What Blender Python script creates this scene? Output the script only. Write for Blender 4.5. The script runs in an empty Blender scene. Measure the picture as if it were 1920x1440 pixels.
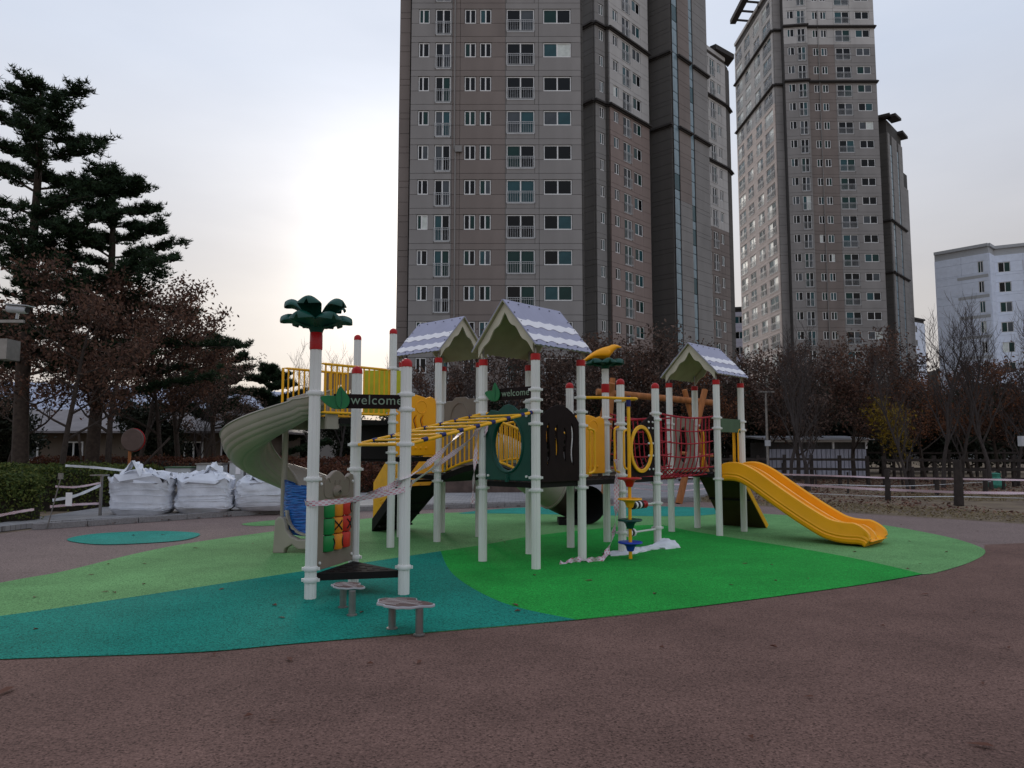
import bpy, bmesh, math, random
import numpy as np
from mathutils import Vector, Matrix
R = math.radians
random.seed(7); rng = np.random.default_rng(7)
scene = bpy.context.scene
COL = scene.collection

# ---------------------------------------------------------------- camera, world, sun
CAM_H = 1.6; PITCH = R(5.06); FPX = 1388.0
cam = bpy.data.cameras.new('camera'); camo = bpy.data.objects.new('camera', cam); COL.objects.link(camo)
camo.location = (0, 0, CAM_H); camo.rotation_euler = (R(90) + PITCH, 0, 0)
cam.sensor_width = 36; cam.lens = FPX / 1920 * 36; cam.clip_start = 0.1; cam.clip_end = 3000
scene.camera = camo

SUN_AZ = R(-9); SUN_EL = R(15)      # azimuth from +Y towards +X
sdir = Vector((math.sin(SUN_AZ) * math.cos(SUN_EL), math.cos(SUN_AZ) * math.cos(SUN_EL), math.sin(SUN_EL)))
world = bpy.data.worlds.new("World"); scene.world = world; world.use_nodes = True
nt = world.node_tree; nt.nodes.clear()
def N(t, **k):
    n = nt.nodes.new(t)
    for a, b in k.items(): setattr(n, a, b)
    return n
def L(a, b): nt.links.new(a, b)
wo = N('ShaderNodeOutputWorld'); bgn = N('ShaderNodeBackground'); bgc = N('ShaderNodeBackground'); addn = N('ShaderNodeMixShader'); addn.inputs[0].default_value = .86
sky = N('ShaderNodeTexSky', sky_type='NISHITA', sun_disc=False)
sky.sun_elevation = SUN_EL; sky.sun_rotation = SUN_AZ; sky.air_density = 1.0; sky.dust_density = 0.6
bgn.inputs['Strength'].default_value = 0.05
L(sky.outputs[0], bgn.inputs['Color'])
tc = N('ShaderNodeTexCoord'); nrm = N('ShaderNodeVectorMath', operation='NORMALIZE'); L(tc.outputs['Generated'], nrm.inputs[0])
sep = N('ShaderNodeSeparateXYZ'); L(nrm.outputs[0], sep.inputs[0])
elev = N('ShaderNodeValToRGB'); L(sep.outputs['Z'], elev.inputs[0])
cr = elev.color_ramp; cr.elements[0].position = 0.0; cr.elements[0].color = (0.50, 0.45, 0.425, 1)
cr.elements[1].position = 1.0; cr.elements[1].color = (0.62, 0.69, 0.84, 1)
e = cr.elements.new(0.18); e.color = (0.585, 0.555, 0.545, 1)
e = cr.elements.new(0.45); e.color = (0.62, 0.68, 0.80, 1)
dot = N('ShaderNodeVectorMath', operation='DOT_PRODUCT'); L(nrm.outputs[0], dot.inputs[0]); dot.inputs[1].default_value = sdir
# cloud glow round the veiled sun, broken up by a soft noise
noi = N('ShaderNodeTexNoise'); noi.inputs['Scale'].default_value = 2.2; noi.inputs['Detail'].default_value = 5; noi.inputs['Roughness'].default_value = .5
mp = N('ShaderNodeMapping'); mp.inputs['Scale'].default_value = (1, 1, 3.2); L(nrm.outputs[0], mp.inputs[0]); L(mp.outputs[0], noi.inputs['Vector'])
def M2(op, a, b):
    n = N('ShaderNodeMath', operation=op)
    for i, x in enumerate((a, b)):
        if isinstance(x, (int, float)): n.inputs[i].default_value = x
        else: L(x, n.inputs[i])
    return n.outputs[0]
dpos = M2('MAXIMUM', dot.outputs['Value'], 0.0)
nz = M2('SUBTRACT', noi.outputs['Fac'], 0.5)
g1 = M2('MULTIPLY', M2('POWER', dpos, 6.0), 0.13)
g2 = M2('MULTIPLY', M2('POWER', dpos, 80.0), 0.52)
g3 = M2('MULTIPLY', M2('POWER', dpos, 500.0), 0.35)
g12 = M2('ADD', g1, M2('MULTIPLY', g2, M2('ADD', 1.0, M2('MULTIPLY', nz, 1.5))))
def colscale(col, fac):
    n = N('ShaderNodeVectorMath', operation='SCALE'); n.inputs[0].default_value = col; L(fac, n.inputs['Scale']); return n.outputs[0]
def vadd(a, b):
    n = N('ShaderNodeVectorMath', operation='ADD'); L(a, n.inputs[0]); L(b, n.inputs[1]); return n.outputs[0]
glow = vadd(colscale((1.0, .93, .84), g12), colscale((1.0, .86, .62), g3))
cl = colscale((.24, .23, .21), nz)
tot = vadd(vadd(elev.outputs[0], glow), cl)
L(tot, bgc.inputs['Color']); bgc.inputs['Strength'].default_value = 1.14
L(bgn.outputs[0], addn.inputs[1]); L(bgc.outputs[0], addn.inputs[2]); L(addn.outputs[0], wo.inputs[0])

sl = bpy.data.lights.new('sun', 'SUN'); sl.energy = 0.7; sl.angle = R(14); sl.color = (1, .9, .78)
so = bpy.data.objects.new('sun', sl); COL.objects.link(so); so.rotation_euler = (-sdir).to_track_quat('-Z', 'Y').to_euler()
vs = scene.view_settings; vs.view_transform = 'Standard'; vs.look = 'None'; vs.gamma = 1; vs.exposure = 0; vs.use_curve_mapping = False

# ---------------------------------------------------------------- helpers
def ground_at(u, v, z=0.0):
    "surveyed position: where the sight line of a photo point meets the height z"
    x = (u - 960) / FPX; y = (720 - v) / FPX
    d = (x, math.cos(PITCH) - y * math.sin(PITCH), math.sin(PITCH) + y * math.cos(PITCH))
    t = (z - CAM_H) / d[2]; return (d[0] * t, d[1] * t)
def z_at(v, Y):
    y = (720 - v) / FPX
    return CAM_H + Y * (math.sin(PITCH) + y * math.cos(PITCH)) / (math.cos(PITCH) - y * math.sin(PITCH))

def tag(o, label=None, cat=None, group=None, kind=None):
    if label: o['label'] = label
    if cat: o['category'] = cat
    if group: o['group'] = group
    if kind: o['kind'] = kind
    return o
def empty(name, loc, label, cat, group=None):
    o = bpy.data.objects.new(name, None); o.location = loc; o.empty_display_size = .3; COL.objects.link(o)
    return tag(o, label, cat, group)
def root_loc(p):
    while p.parent: p = p.parent
    return Vector(p.location)
def link_mesh(name, me, parent=None, loc=None, rz=0):
    o = bpy.data.objects.new(name, me); COL.objects.link(o)
    if parent is not None: o.parent = parent
    if loc is not None: o.location = loc
    if rz: o.rotation_euler = (0, 0, rz)
    return o
class MB:
    def __init__(s): s.v = []; s.f = []
    def add(s, vs, fs):
        b = len(s.v); s.v += [tuple(x) for x in vs]; s.f += [tuple(i + b for i in f) for f in fs]; return s
    def box(s, c, d, M=None):
        x, y, z = c; a, b, h = d[0] / 2, d[1] / 2, d[2] / 2
        vs = [Vector((x + i * a, y + j * b, z + k * h)) for k in (-1, 1) for j in (-1, 1) for i in (-1, 1)]
        if M is not None: vs = [M @ q for q in vs]
        return s.add(vs, [(0, 2, 3, 1), (4, 5, 7, 6), (0, 1, 5, 4), (2, 6, 7, 3), (0, 4, 6, 2), (1, 3, 7, 5)])
    def rbox(s, x0, x1, y0, y1, z0, z1, M=None):
        return s.box(((x0 + x1) / 2, (y0 + y1) / 2, (z0 + z1) / 2), (x1 - x0, y1 - y0, z1 - z0), M)
    def bar(s, p, q, w, h=None):
        p = Vector(p); q = Vector(q); h = h or w; d = q - p; l = d.length; x = d.normalized()
        up = Vector((0, 0, 1)) if abs(x.z) < .95 else Vector((0, 1, 0))
        y = up.cross(x).normalized(); z = x.cross(y)
        M = Matrix(((x.x, y.x, z.x, p.x), (x.y, y.y, z.y, p.y), (x.z, y.z, z.z, p.z), (0, 0, 0, 1)))
        return s.box((l / 2, 0, 0), (l, w, h), M)
    def tube(s, pts, r, seg=8, cap=True, closed=False):
        pts = [Vector(p) for p in pts]; n = len(pts); rs = r if isinstance(r, (list, tuple)) else [r] * n
        vs = []; ref = None
        for i, p in enumerate(pts):
            a = pts[i - 1] if (i > 0 or closed) else p; b = pts[(i + 1) % n] if (i < n - 1 or closed) else p
            t = (b - a).normalized()
            if ref is None:
                ref = Vector((0, 0, 1)) if abs(t.z) < .9 else Vector((1, 0, 0))
            x = (ref - t * ref.dot(t)).normalized(); y = t.cross(x); ref = x
            for k in range(seg):
                an = 2 * math.pi * k / seg; vs.append(p + (x * math.cos(an) + y * math.sin(an)) * rs[i])
        fs = []
        m = n if closed else n - 1
        for i in range(m):
            for k in range(seg):
                a = i * seg + k; b = i * seg + (k + 1) % seg; c = ((i + 1) % n) * seg + (k + 1) % seg; d = ((i + 1) % n) * seg + k
                fs.append((a, b, c, d))
        if cap and not closed:
            fs.append(tuple(range(seg - 1, -1, -1))); fs.append(tuple((n - 1) * seg + k for k in range(seg)))
        return s.add(vs, fs)
    def lathe(s, prof, c, seg=16, M=None):
        "prof: list of (r,z) from bottom up"
        vs = []; cx, cy, cz = c
        for r, z in prof:
            for k in range(seg):
                an = 2 * math.pi * k / seg; vs.append(Vector((cx + r * math.cos(an), cy + r * math.sin(an), cz + z)))
        if M is not None: vs = [M @ q for q in vs]
        fs = []
        for i in range(len(prof) - 1):
            for k in range(seg):
                fs.append((i * seg + k, i * seg + (k + 1) % seg, (i + 1) * seg + (k + 1) % seg, (i + 1) * seg + k))
        fs.append(tuple(range(seg - 1, -1, -1))); fs.append(tuple((len(prof) - 1) * seg + k for k in range(seg)))
        return s.add(vs, fs)
    def prism(s, poly, z0, z1, M=None):
        n = len(poly); vs = [Vector((x, y, z0)) for x, y in poly] + [Vector((x, y, z1)) for x, y in poly]
        if M is not None: vs = [M @ q for q in vs]
        fs = [tuple(range(n - 1, -1, -1)), tuple(range(n, 2 * n))] + [(i, (i + 1) % n, n + (i + 1) % n, n + i) for i in range(n)]
        return s.add(vs, fs)
    def mesh(s, name, mat, smooth=False, off=None, fix=True):
        me = bpy.data.meshes.new(name)
        vs = s.v if off is None else [(v[0] - off[0], v[1] - off[1], v[2] - off[2]) for v in s.v]
        me.from_pydata(vs, [], s.f)
        if fix and len(s.f) < 60000:
            bm = bmesh.new(); bm.from_mesh(me); bmesh.ops.recalc_face_normals(bm, faces=bm.faces); bm.to_mesh(me); bm.free()
        for m in (mat if isinstance(mat, (list, tuple)) else [mat]): me.materials.append(m)
        if smooth: smooth_mesh(me)
        return me
    def build(s, name, mat, parent=None, smooth=False, fix=True):
        off = root_loc(parent) if parent is not None else None
        return link_mesh(name, s.mesh(name, mat, smooth, off, fix), parent)
def smooth_mesh(me, ang=40):
    me.polygons.foreach_set('use_smooth', [True] * len(me.polygons))
    try: me.set_sharp_from_angle(angle=R(ang))
    except Exception: pass
def np_mesh(name, verts, faces_n, mat, nv):
    "fast mesh of faces with nv vertices each, verts in order"
    me = bpy.data.meshes.new(name); nf = len(verts) // nv
    me.vertices.add(len(verts)); me.vertices.foreach_set('co', np.asarray(verts, dtype=np.float32).ravel())
    me.loops.add(len(verts)); me.loops.foreach_set('vertex_index', np.arange(len(verts), dtype=np.int32))
    me.polygons.add(nf); me.polygons.foreach_set('loop_start', np.arange(0, nf * nv, nv, dtype=np.int32))
    me.polygons.foreach_set('loop_total', np.full(nf, nv, dtype=np.int32))
    me.update(calc_edges=True); me.validate()
    me.materials.append(mat); return me
def frame2(P1, P2, z=0, off=0):
    "local x from P1 to P2, y = up (world z), z = outward towards camera side"
    d = Vector((P2[0] - P1[0], P2[1] - P1[1], 0)).normalized(); n = Vector((d.y, -d.x, 0))
    o = Vector((P1[0], P1[1], z)) + n * off
    return Matrix(((d.x, 0, n.x, o.x), (d.y, 0, n.y, o.y), (0, 1, 0, o.z), (0, 0, 0, 1)))
def plate(name, loops, thick, M, mat, parent, bevel=.006, smooth=True):
    "flat sheet with holes: first loop outline, further loops holes; local xy outline, extruded both sides in z"
    cu = bpy.data.curves.new('plate_curve', 'CURVE'); cu.dimensions = '2D'; cu.fill_mode = 'BOTH'
    cu.extrude = thick / 2 - bevel; cu.bevel_depth = bevel; cu.bevel_resolution = 1; cu.offset = -bevel
    for lp in loops:
        sp = cu.splines.new('POLY'); sp.points.add(len(lp) - 1); sp.use_cyclic_u = True
        for i, (x, y) in enumerate(lp): sp.points[i].co = (x, y, 0, 1)
    ob = bpy.data.objects.new('plate_tmp', cu)
    me = bpy.data.meshes.new_from_object(ob)
    bpy.data.objects.remove(ob); bpy.data.curves.remove(cu)
    me.name = name; me.transform(M)
    if parent is not None: me.transform(Matrix.Translation(-root_loc(parent)))
    me.materials.clear(); me.materials.append(mat)
    if smooth: smooth_mesh(me, 35)
    return link_mesh(name, me, parent)
def text_mesh(name, body, size, M, mat, parent, ext=.004):
    cu = bpy.data.curves.new('lettering_curve', 'FONT'); cu.body = body; cu.size = size; cu.extrude = ext; cu.offset = 0
    cu.space_character = 1.08
    ob = bpy.data.objects.new('text_tmp', cu); me = bpy.data.meshes.new_from_object(ob)
    bpy.data.objects.remove(ob); bpy.data.curves.remove(cu)
    me.name = name; me.transform(M); me.transform(Matrix.Translation(-root_loc(parent)))
    me.materials.clear(); me.materials.append(mat); return link_mesh(name, me, parent)
def catmull(pts, n=8, closed=False):
    pts = [Vector(p) for p in pts]; out = []; m = len(pts)
    rng_ = range(m) if closed else range(m - 1)
    for i in rng_:
        p0 = pts[(i - 1) % m] if (i > 0 or closed) else pts[i]; p1 = pts[i]; p2 = pts[(i + 1) % m]
        p3 = pts[(i + 2) % m] if (i + 2 < m or closed) else p2
        for k in range(n):
            t = k / n
            out.append(.5 * ((2 * p1) + (p2 - p0) * t + (2 * p0 - 5 * p1 + 4 * p2 - p3) * t * t + (-p0 + 3 * p1 - 3 * p2 + p3) * t ** 3))
    if not closed: out.append(pts[-1])
    return out
def cat2(pts, n=6, closed=True): return [(p.x, p.y) for p in catmull([(x, y, 0) for x, y in pts], n, closed)]
def oval(cx, cy, a, b, n=32): return [(cx + a * math.cos(2 * math.pi * i / n), cy + b * math.sin(2 * math.pi * i / n)) for i in range(n)]

# ---------------------------------------------------------------- materials
def mat(name, col, rough=.6, var=.12, scale=6, bump=0., bscale=40, metal=0., spec=.28, coat=0., col2=None, detail=4, coords='Object', streak=None):
    m = bpy.data.materials.new(name); m.use_nodes = True; t = m.node_tree; b = t.nodes['Principled BSDF']
    b.inputs['Roughness'].default_value = rough; b.inputs['Metallic'].default_value = metal
    b.inputs['Specular IOR Level'].default_value = spec; b.inputs['Coat Weight'].default_value = coat
    tx = t.nodes.new('ShaderNodeTexCoord')
    src = tx.outputs[coords]
    if streak:
        mpn = t.nodes.new('ShaderNodeMapping'); mpn.inputs['Scale'].default_value = streak; t.links.new(src, mpn.inputs[0]); src = mpn.outputs[0]
    n = t.nodes.new('ShaderNodeTexNoise'); n.inputs['Scale'].default_value = scale; n.inputs['Detail'].default_value = detail
    t.links.new(src, n.inputs['Vector'])
    r = t.nodes.new('ShaderNodeValToRGB'); t.links.new(n.outputs['Fac'], r.inputs[0])
    c = Vector(col); c2 = Vector(col2) if col2 else None
    lo = c * (1 - var) if c2 is None else c; hi = c * (1 + var) if c2 is None else c2
    r.color_ramp.elements[0].position = .3; r.color_ramp.elements[1].position = .7
    r.color_ramp.elements[0].color = (*lo, 1); r.color_ramp.elements[1].color = (*hi, 1)
    t.links.new(r.outputs[0], b.inputs['Base Color'])
    if bump:
        n2 = t.nodes.new('ShaderNodeTexNoise'); n2.inputs['Scale'].default_value = bscale; n2.inputs['Detail'].default_value = 3
        t.links.new(tx.outputs[coords], n2.inputs['Vector'])
        bp = t.nodes.new('ShaderNodeBump'); bp.inputs['Strength'].default_value = bump; bp.inputs['Distance'].default_value = .02
        t.links.new(n2.outputs['Fac'], bp.inputs['Height']); t.links.new(bp.outputs[0], b.inputs['Normal'])
    return m
def rubber(name, col, dark=.45, light=1.35, patch=.18):
    "poured EPDM granules: dark and light crumbs over a slow mottling"
    m = bpy.data.materials.new(name); m.use_nodes = True; t = m.node_tree; b = t.nodes['Principled BSDF']
    b.inputs['Roughness'].default_value = .9; b.inputs['Specular IOR Level'].default_value = .12
    tx = t.nodes.new('ShaderNodeTexCoord')
    vo = t.nodes.new('ShaderNodeTexVoronoi'); vo.inputs['Scale'].default_value = 95; t.links.new(tx.outputs['Object'], vo.inputs['Vector'])
    sp = t.nodes.new('ShaderNodeSeparateColor'); t.links.new(vo.outputs['Color'], sp.inputs[0])
    r = t.nodes.new('ShaderNodeValToRGB'); t.links.new(sp.outputs[0], r.inputs[0]); c = Vector(col)
    r.color_ramp.elements[0].position = 0.; r.color_ramp.elements[0].color = (*(c * dark), 1)
    r.color_ramp.elements[1].position = 1.; r.color_ramp.elements[1].color = (*(c * light), 1)
    e = r.color_ramp.elements.new(.22); e.color = (*(c * .92), 1); e = r.color_ramp.elements.new(.8); e.color = (*(c * 1.08), 1)
    n = t.nodes.new('ShaderNodeTexNoise'); n.inputs['Scale'].default_value = .9; n.inputs['Detail'].default_value = 8; n.inputs['Roughness'].default_value = .65
    t.links.new(tx.outputs['Object'], n.inputs['Vector'])
    mr = t.nodes.new('ShaderNodeMapRange'); mr.inputs[1].default_value = .3; mr.inputs[2].default_value = .7
    mr.inputs[3].default_value = 1 - patch; mr.inputs[4].default_value = 1 + patch; t.links.new(n.outputs['Fac'], mr.inputs[0])
    n3 = t.nodes.new('ShaderNodeTexNoise'); n3.inputs['Scale'].default_value = 48; n3.inputs['Detail'].default_value = 6; n3.inputs['Roughness'].default_value = .8
    t.links.new(tx.outputs['Object'], n3.inputs['Vector'])
    mr3 = t.nodes.new('ShaderNodeMapRange'); mr3.inputs[1].default_value = .3; mr3.inputs[2].default_value = .7
    mr3.inputs[3].default_value = .55; mr3.inputs[4].default_value = 1.55; t.links.new(n3.outputs['Fac'], mr3.inputs[0])
    mu = t.nodes.new('ShaderNodeMath'); mu.operation = 'MULTIPLY'; t.links.new(mr.outputs[0], mu.inputs[0]); t.links.new(mr3.outputs[0], mu.inputs[1])
    v2 = t.nodes.new('ShaderNodeTexVoronoi'); v2.inputs['Scale'].default_value = 26; t.links.new(tx.outputs['Object'], v2.inputs['Vector'])
    m4 = t.nodes.new('ShaderNodeMapRange'); m4.inputs[1].default_value = .10; m4.inputs[2].default_value = .26; m4.inputs[3].default_value = .42; m4.inputs[4].default_value = 1.03
    t.links.new(v2.outputs['Distance'], m4.inputs[0])
    mu4 = t.nodes.new('ShaderNodeMath'); mu4.operation = 'MULTIPLY'; t.links.new(mu.outputs[0], mu4.inputs[0]); t.links.new(m4.outputs[0], mu4.inputs[1])
    sc = t.nodes.new('ShaderNodeVectorMath'); sc.operation = 'SCALE'; t.links.new(r.outputs[0], sc.inputs[0]); t.links.new(mu4.outputs[0], sc.inputs['Scale'])
    t.links.new(sc.outputs[0], b.inputs['Base Color'])
    bp = t.nodes.new('ShaderNodeBump'); bp.inputs['Strength'].default_value = .5; bp.inputs['Distance'].default_value = .004
    t.links.new(vo.outputs['Distance'], bp.inputs['Height']); t.links.new(bp.outputs[0], b.inputs['Normal'])
    return m
def leafmat(name, cols, rough=.75, trans=.25):
    m = bpy.data.materials.new(name); m.use_nodes = True; t = m.node_tree; b = t.nodes['Principled BSDF']
    b.inputs['Roughness'].default_value = rough; b.inputs['Specular IOR Level'].default_value = .2
    g = t.nodes.new('ShaderNodeNewGeometry'); r = t.nodes.new('ShaderNodeValToRGB'); t.links.new(g.outputs['Random Per Island'], r.inputs[0])
    k = len(cols); r.color_ramp.interpolation = 'LINEAR'
    while len(r.color_ramp.elements) < k: r.color_ramp.elements.new(.5)
    for i, c in enumerate(cols): r.color_ramp.elements[i].position = i / (k - 1); r.color_ramp.elements[i].color = (*c, 1)
    t.links.new(r.outputs[0], b.inputs['Base Color'])
    tr = t.nodes.new('ShaderNodeBsdfTranslucent'); t.links.new(r.outputs[0], tr.inputs[0])
    mx = t.nodes.new('ShaderNodeMixShader'); mx.inputs[0].default_value = trans
    t.links.new(b.outputs[0], mx.inputs[1]); t.links.new(tr.outputs[0], mx.inputs[2]); t.links.new(mx.outputs[0], t.nodes['Material Output'].inputs[0])
    return m
MT = {}
MT['white'] = mat('powder_coated_white', (.73, .73, .70), .42, .07, 5, streak=(1, 1, .25))
MT['clamp'] = mat('white_clamp_metal', (.69, .69, .665), .4, .06, 9)
MT['red'] = mat('red_plastic', (.42, .008, .010), .35, .1)
MT['redrope'] = mat('red_rope', (.36, .015, .03), .6, .15, 30)
MT['yellow'] = mat('yellow_painted_steel', (.85, .42, .01), .35, .08, spec=.3)
MT['yplast'] = mat('yellow_moulded_plastic', (.95, .40, .004), .38, .06, 3, spec=.35)
MT['lime'] = mat('lime_plastic_board', (.48, .50, .03), .5, .08)
MT['black'] = mat('black_rubberised_deck', (.007, .006, .006), .75, .2, 20, spec=.25)
MT['dbrown'] = mat('dark_brown_board', (.014, .008, .008), .7, .15, 8, spec=.12)
MT['dgreen'] = mat('dark_green_plastic', (.001, .060, .042), .45, .12, 4, spec=.35)
MT['leafgreen'] = mat('leaf_green_plastic', (.012, .15, .05), .4, .15, 5)
MT['signgreen'] = mat('muted_green_board', (.045, .10, .05), .5, .1)
MT['taupe'] = mat('taupe_plastic', (.24, .195, .155), .5, .08, 4)
MT['tan'] = mat('tan_slide_plastic', (.33, .295, .245), .42, .07, 3)
MT['tubebrown'] = mat('brown_tube_plastic', (.05, .032, .028), .4, .1, 3)
MT['blue'] = mat('blue_plastic', (.015, .05, .42), .35, .1)
MT['navy'] = mat('navy_plastic_sleeve', (.012, .015, .12), .4, .1)
MT['green'] = mat('green_drum_plastic', (.02, .24, .06), .35, .1)
MT['orange'] = mat('orange_drum_plastic', (.80, .28, .02), .35, .08)
MT['reddrum'] = mat('red_drum_plastic', (.62, .045, .03), .35, .08)
MT['ink'] = mat('black_marking', (.015, .015, .015), .6, .05)
MT['letter'] = mat('grey_green_lettering', (.22, .30, .22), .6, .1)
MT['slate'] = mat('lavender_roof_sheet', (.30, .30, .41), .4, .06, 3)
MT['snow'] = mat('white_roof_stripe', (.80, .78, .80), .45, .04, 6)
MT['cream'] = mat('cream_fascia_board', (.52, .48, .38), .6, .08)
MT['olive'] = mat('olive_lining', (.36, .34, .23), .7, .1, 4)
MT['ramp'] = mat('olive_ramp_board', (.05, .038, .010), .7, .15)
MT['steel'] = mat('galvanised_steel', (.25, .24, .23), .35, .15, 12, metal=.7)
MT['wood'] = mat('orange_log', (.34, .125, .04), .7, .25, 4, bump=.2, streak=(3, 3, .4))
MT['log'] = mat('printed_log_brown', (.115, .068, .06), .6, .35, 9, streak=(1, 6, 1))
MT['edge'] = mat('pale_plate_edge', (.42, .42, .44), .5, .05)
MT['wt_line'] = mat('white_printed_grain', (.55, .5, .48), .6, .05)
MT['darkwood'] = mat('dark_fence_wood', (.035, .027, .024), .8, .3, 6, bump=.3)  # dark timber of the fences and stakes
MT['bag'] = mat('woven_white_bag', (.66, .68, .74), .75, .13, 3, bump=.8, bscale=7, spec=.15)
MT['film'] = mat('clear_white_film', (.70, .72, .77), .5, .10, 9, bump=.5, bscale=14, spec=.2)
MT['kerb'] = mat('granite_kerb', (.23, .22, .22), .8, .2, 30, bump=.15)
MT['soil'] = mat('dry_soil', (.12, .085, .062), .95, .3, 1.2, bump=.5, bscale=25, detail=9, col2=(.23, .175, .11))
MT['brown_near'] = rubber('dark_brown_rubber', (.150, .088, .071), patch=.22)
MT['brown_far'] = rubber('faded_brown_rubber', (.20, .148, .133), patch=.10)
MT['teal'] = rubber('teal_rubber', (.010, .195, .145), .4, 1.3)
MT['lgreen'] = rubber('light_green_rubber', (.135, .305, .112), .5, 1.25)
MT['mgreen'] = rubber('bright_green_rubber', (.018, .285, .043), .5, 1.3)
MT['patch'] = rubber('pale_teal_rubber', (.025, .24, .19), .6, 1.2)
def bluefilm():
    m = bpy.data.materials.new('blue_stretch_film'); m.use_nodes = True; t = m.node_tree; b = t.nodes['Principled BSDF']
    tx = t.nodes.new('ShaderNodeTexCoord'); mpn = t.nodes.new('ShaderNodeMapping'); mpn.inputs['Scale'].default_value = (2, 2, 16)
    t.links.new(tx.outputs['Object'], mpn.inputs[0])
    n = t.nodes.new('ShaderNodeTexNoise'); n.inputs['Scale'].default_value = 3; n.inputs['Detail'].default_value = 5; t.links.new(mpn.outputs[0], n.inputs['Vector'])
    r = t.nodes.new('ShaderNodeValToRGB'); t.links.new(n.outputs['Fac'], r.inputs[0])
    r.color_ramp.elements[0].position = .35; r.color_ramp.elements[0].color = (.0, .035, .22, 1)
    r.color_ramp.elements[1].position = .72; r.color_ramp.elements[1].color = (.02, .19, .62, 1)
    t.links.new(r.outputs[0], b.inputs['Base Color']); b.inputs['Roughness'].default_value = .16
    bp = t.nodes.new('ShaderNodeBump'); bp.inputs['Strength'].default_value = .9; bp.inputs['Distance'].default_value = .03
    t.links.new(n.outputs['Fac'], bp.inputs['Height']); t.links.new(bp.outputs[0], b.inputs['Normal'])
    return m
MT['bluefilm'] = bluefilm()
def tapemat():
    m = bpy.data.materials.new('red_white_tape'); m.use_nodes = True; t = m.node_tree; b = t.nodes['Principled BSDF']
    tx = t.nodes.new('ShaderNodeUVMap'); tx.uv_map = 'UVMap'
    sp = t.nodes.new('ShaderNodeSeparateXYZ'); t.links.new(tx.outputs[0], sp.inputs[0])
    br = t.nodes.new('ShaderNodeTexBrick'); br.inputs['Scale'].default_value = 1.0
    mp_ = t.nodes.new('ShaderNodeMapping'); mp_.inputs['Scale'].default_value = (9, 1.4, 1); t.links.new(tx.outputs[0], mp_.inputs[0])
    t.links.new(mp_.outputs[0], br.inputs['Vector'])
    br.inputs['Color1'].default_value = (.50, .02, .06, 1); br.inputs['Color2'].default_value = (.62, .22, .30, 1); br.inputs['Mortar'].default_value = (.66, .58, .62, 1)
    br.inputs['Mortar Size'].default_value = .16; br.inputs['Brick Width'].default_value = .6; br.inputs['Row Height'].default_value = .5
    t.links.new(br.outputs['Color'], b.inputs['Base Color']); b.inputs['Roughness'].default_value = .35
    return m
MT['tape'] = tapemat()
def paver():
    m = bpy.data.materials.new('grey_paving'); m.use_nodes = True; t = m.node_tree; b = t.nodes['Principled BSDF']
    tx = t.nodes.new('ShaderNodeTexCoord'); br = t.nodes.new('ShaderNodeTexBrick'); t.links.new(tx.outputs['Object'], br.inputs['Vector'])
    br.inputs['Scale'].default_value = 2.2; br.inputs['Color1'].default_value = (.21, .205, .21, 1); br.inputs['Color2'].default_value = (.29, .28, .28, 1)
    br.inputs['Mortar'].default_value = (.13, .12, .12, 1); br.inputs['Mortar Size'].default_value = .015
    n = t.nodes.new('ShaderNodeTexNoise'); n.inputs['Scale'].default_value = 1.2; n.inputs['Detail'].default_value = 6; t.links.new(tx.outputs['Object'], n.inputs['Vector'])
    mr = t.nodes.new('ShaderNodeMapRange'); mr.inputs[3].default_value = .65; mr.inputs[4].default_value = 1.35; t.links.new(n.outputs['Fac'], mr.inputs[0])
    sc = t.nodes.new('ShaderNodeVectorMath'); sc.operation = 'SCALE'; t.links.new(br.outputs['Color'], sc.inputs[0]); t.links.new(mr.outputs[0], sc.inputs['Scale'])
    t.links.new(sc.outputs[0], b.inputs['Base Color']); b.inputs['Roughness'].default_value = .75
    return m
MT['paver'] = paver()
# facade paints
def conc(name, c): return mat(name, c, .85, .13, .5, bump=.1, bscale=8, coords='Object', detail=8, streak=(1, 1, .35))
MT['cg'] = conc('grey_painted_concrete', (.27, .256, .248)); MT['cb'] = conc('brown_painted_concrete', (.215, .182, .166))
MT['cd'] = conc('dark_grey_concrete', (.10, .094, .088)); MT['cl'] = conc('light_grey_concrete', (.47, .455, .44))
MT['cpink'] = conc('rose_brown_concrete', (.27, .212, .192)); MT['cm'] = conc('mid_grey_concrete', (.25, .24, .232))
MT['cw'] = conc('skylit_beige_concrete', (.62, .54, .49)); MT['joint'] = mat('dark_joint', (.07, .066, .063), .9, .1); MT['cornice'] = mat('dark_cornice', (.05, .045, .043), .8, .2)  # beige paled to carry sky glow on one tower's left side
MT['frame'] = mat('white_window_frame', (.78, .78, .77), .5, .05); MT['rail'] = mat('grey_railing', (.46, .47, .48), .4, .1)
def glass(name, c, rough=.08): return mat(name, c, rough, .3, .8, spec=.2, coords='Generated')
MT['g0'] = glass('dark_window_glass', (.004, .005, .006)); MT['g1'] = glass('teal_window_glass', (.028, .080, .092)); MT['g2'] = glass('curtained_window_glass', (.075, .085, .095), .15)
MT['g3'] = glass('dim_green_window_glass', (.010, .040, .036)); MT['g4'] = mat('white_blind_and_sky_sheen', (.62, .66, .62), .3, .15, 3); MT['gstrip'] = glass('blue_grey_stair_glass', (.22, .30, .34), .12)  # white panes: blinds plus sky reflection put into the colour
MT['pale'] = mat('pale_blue_cladding', (.72, .78, .90), .7, .06, 1.5, detail=3); MT['pale2'] = mat('grey_recess_band', (.42, .43, .44), .7, .06)
MT['lilac'] = mat('lilac_render', (.56, .54, .62), .8, .05); MT['tanwall'] = mat('tan_pavilion_wall', (.14, .11, .085), .85, .15, 1)
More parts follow.
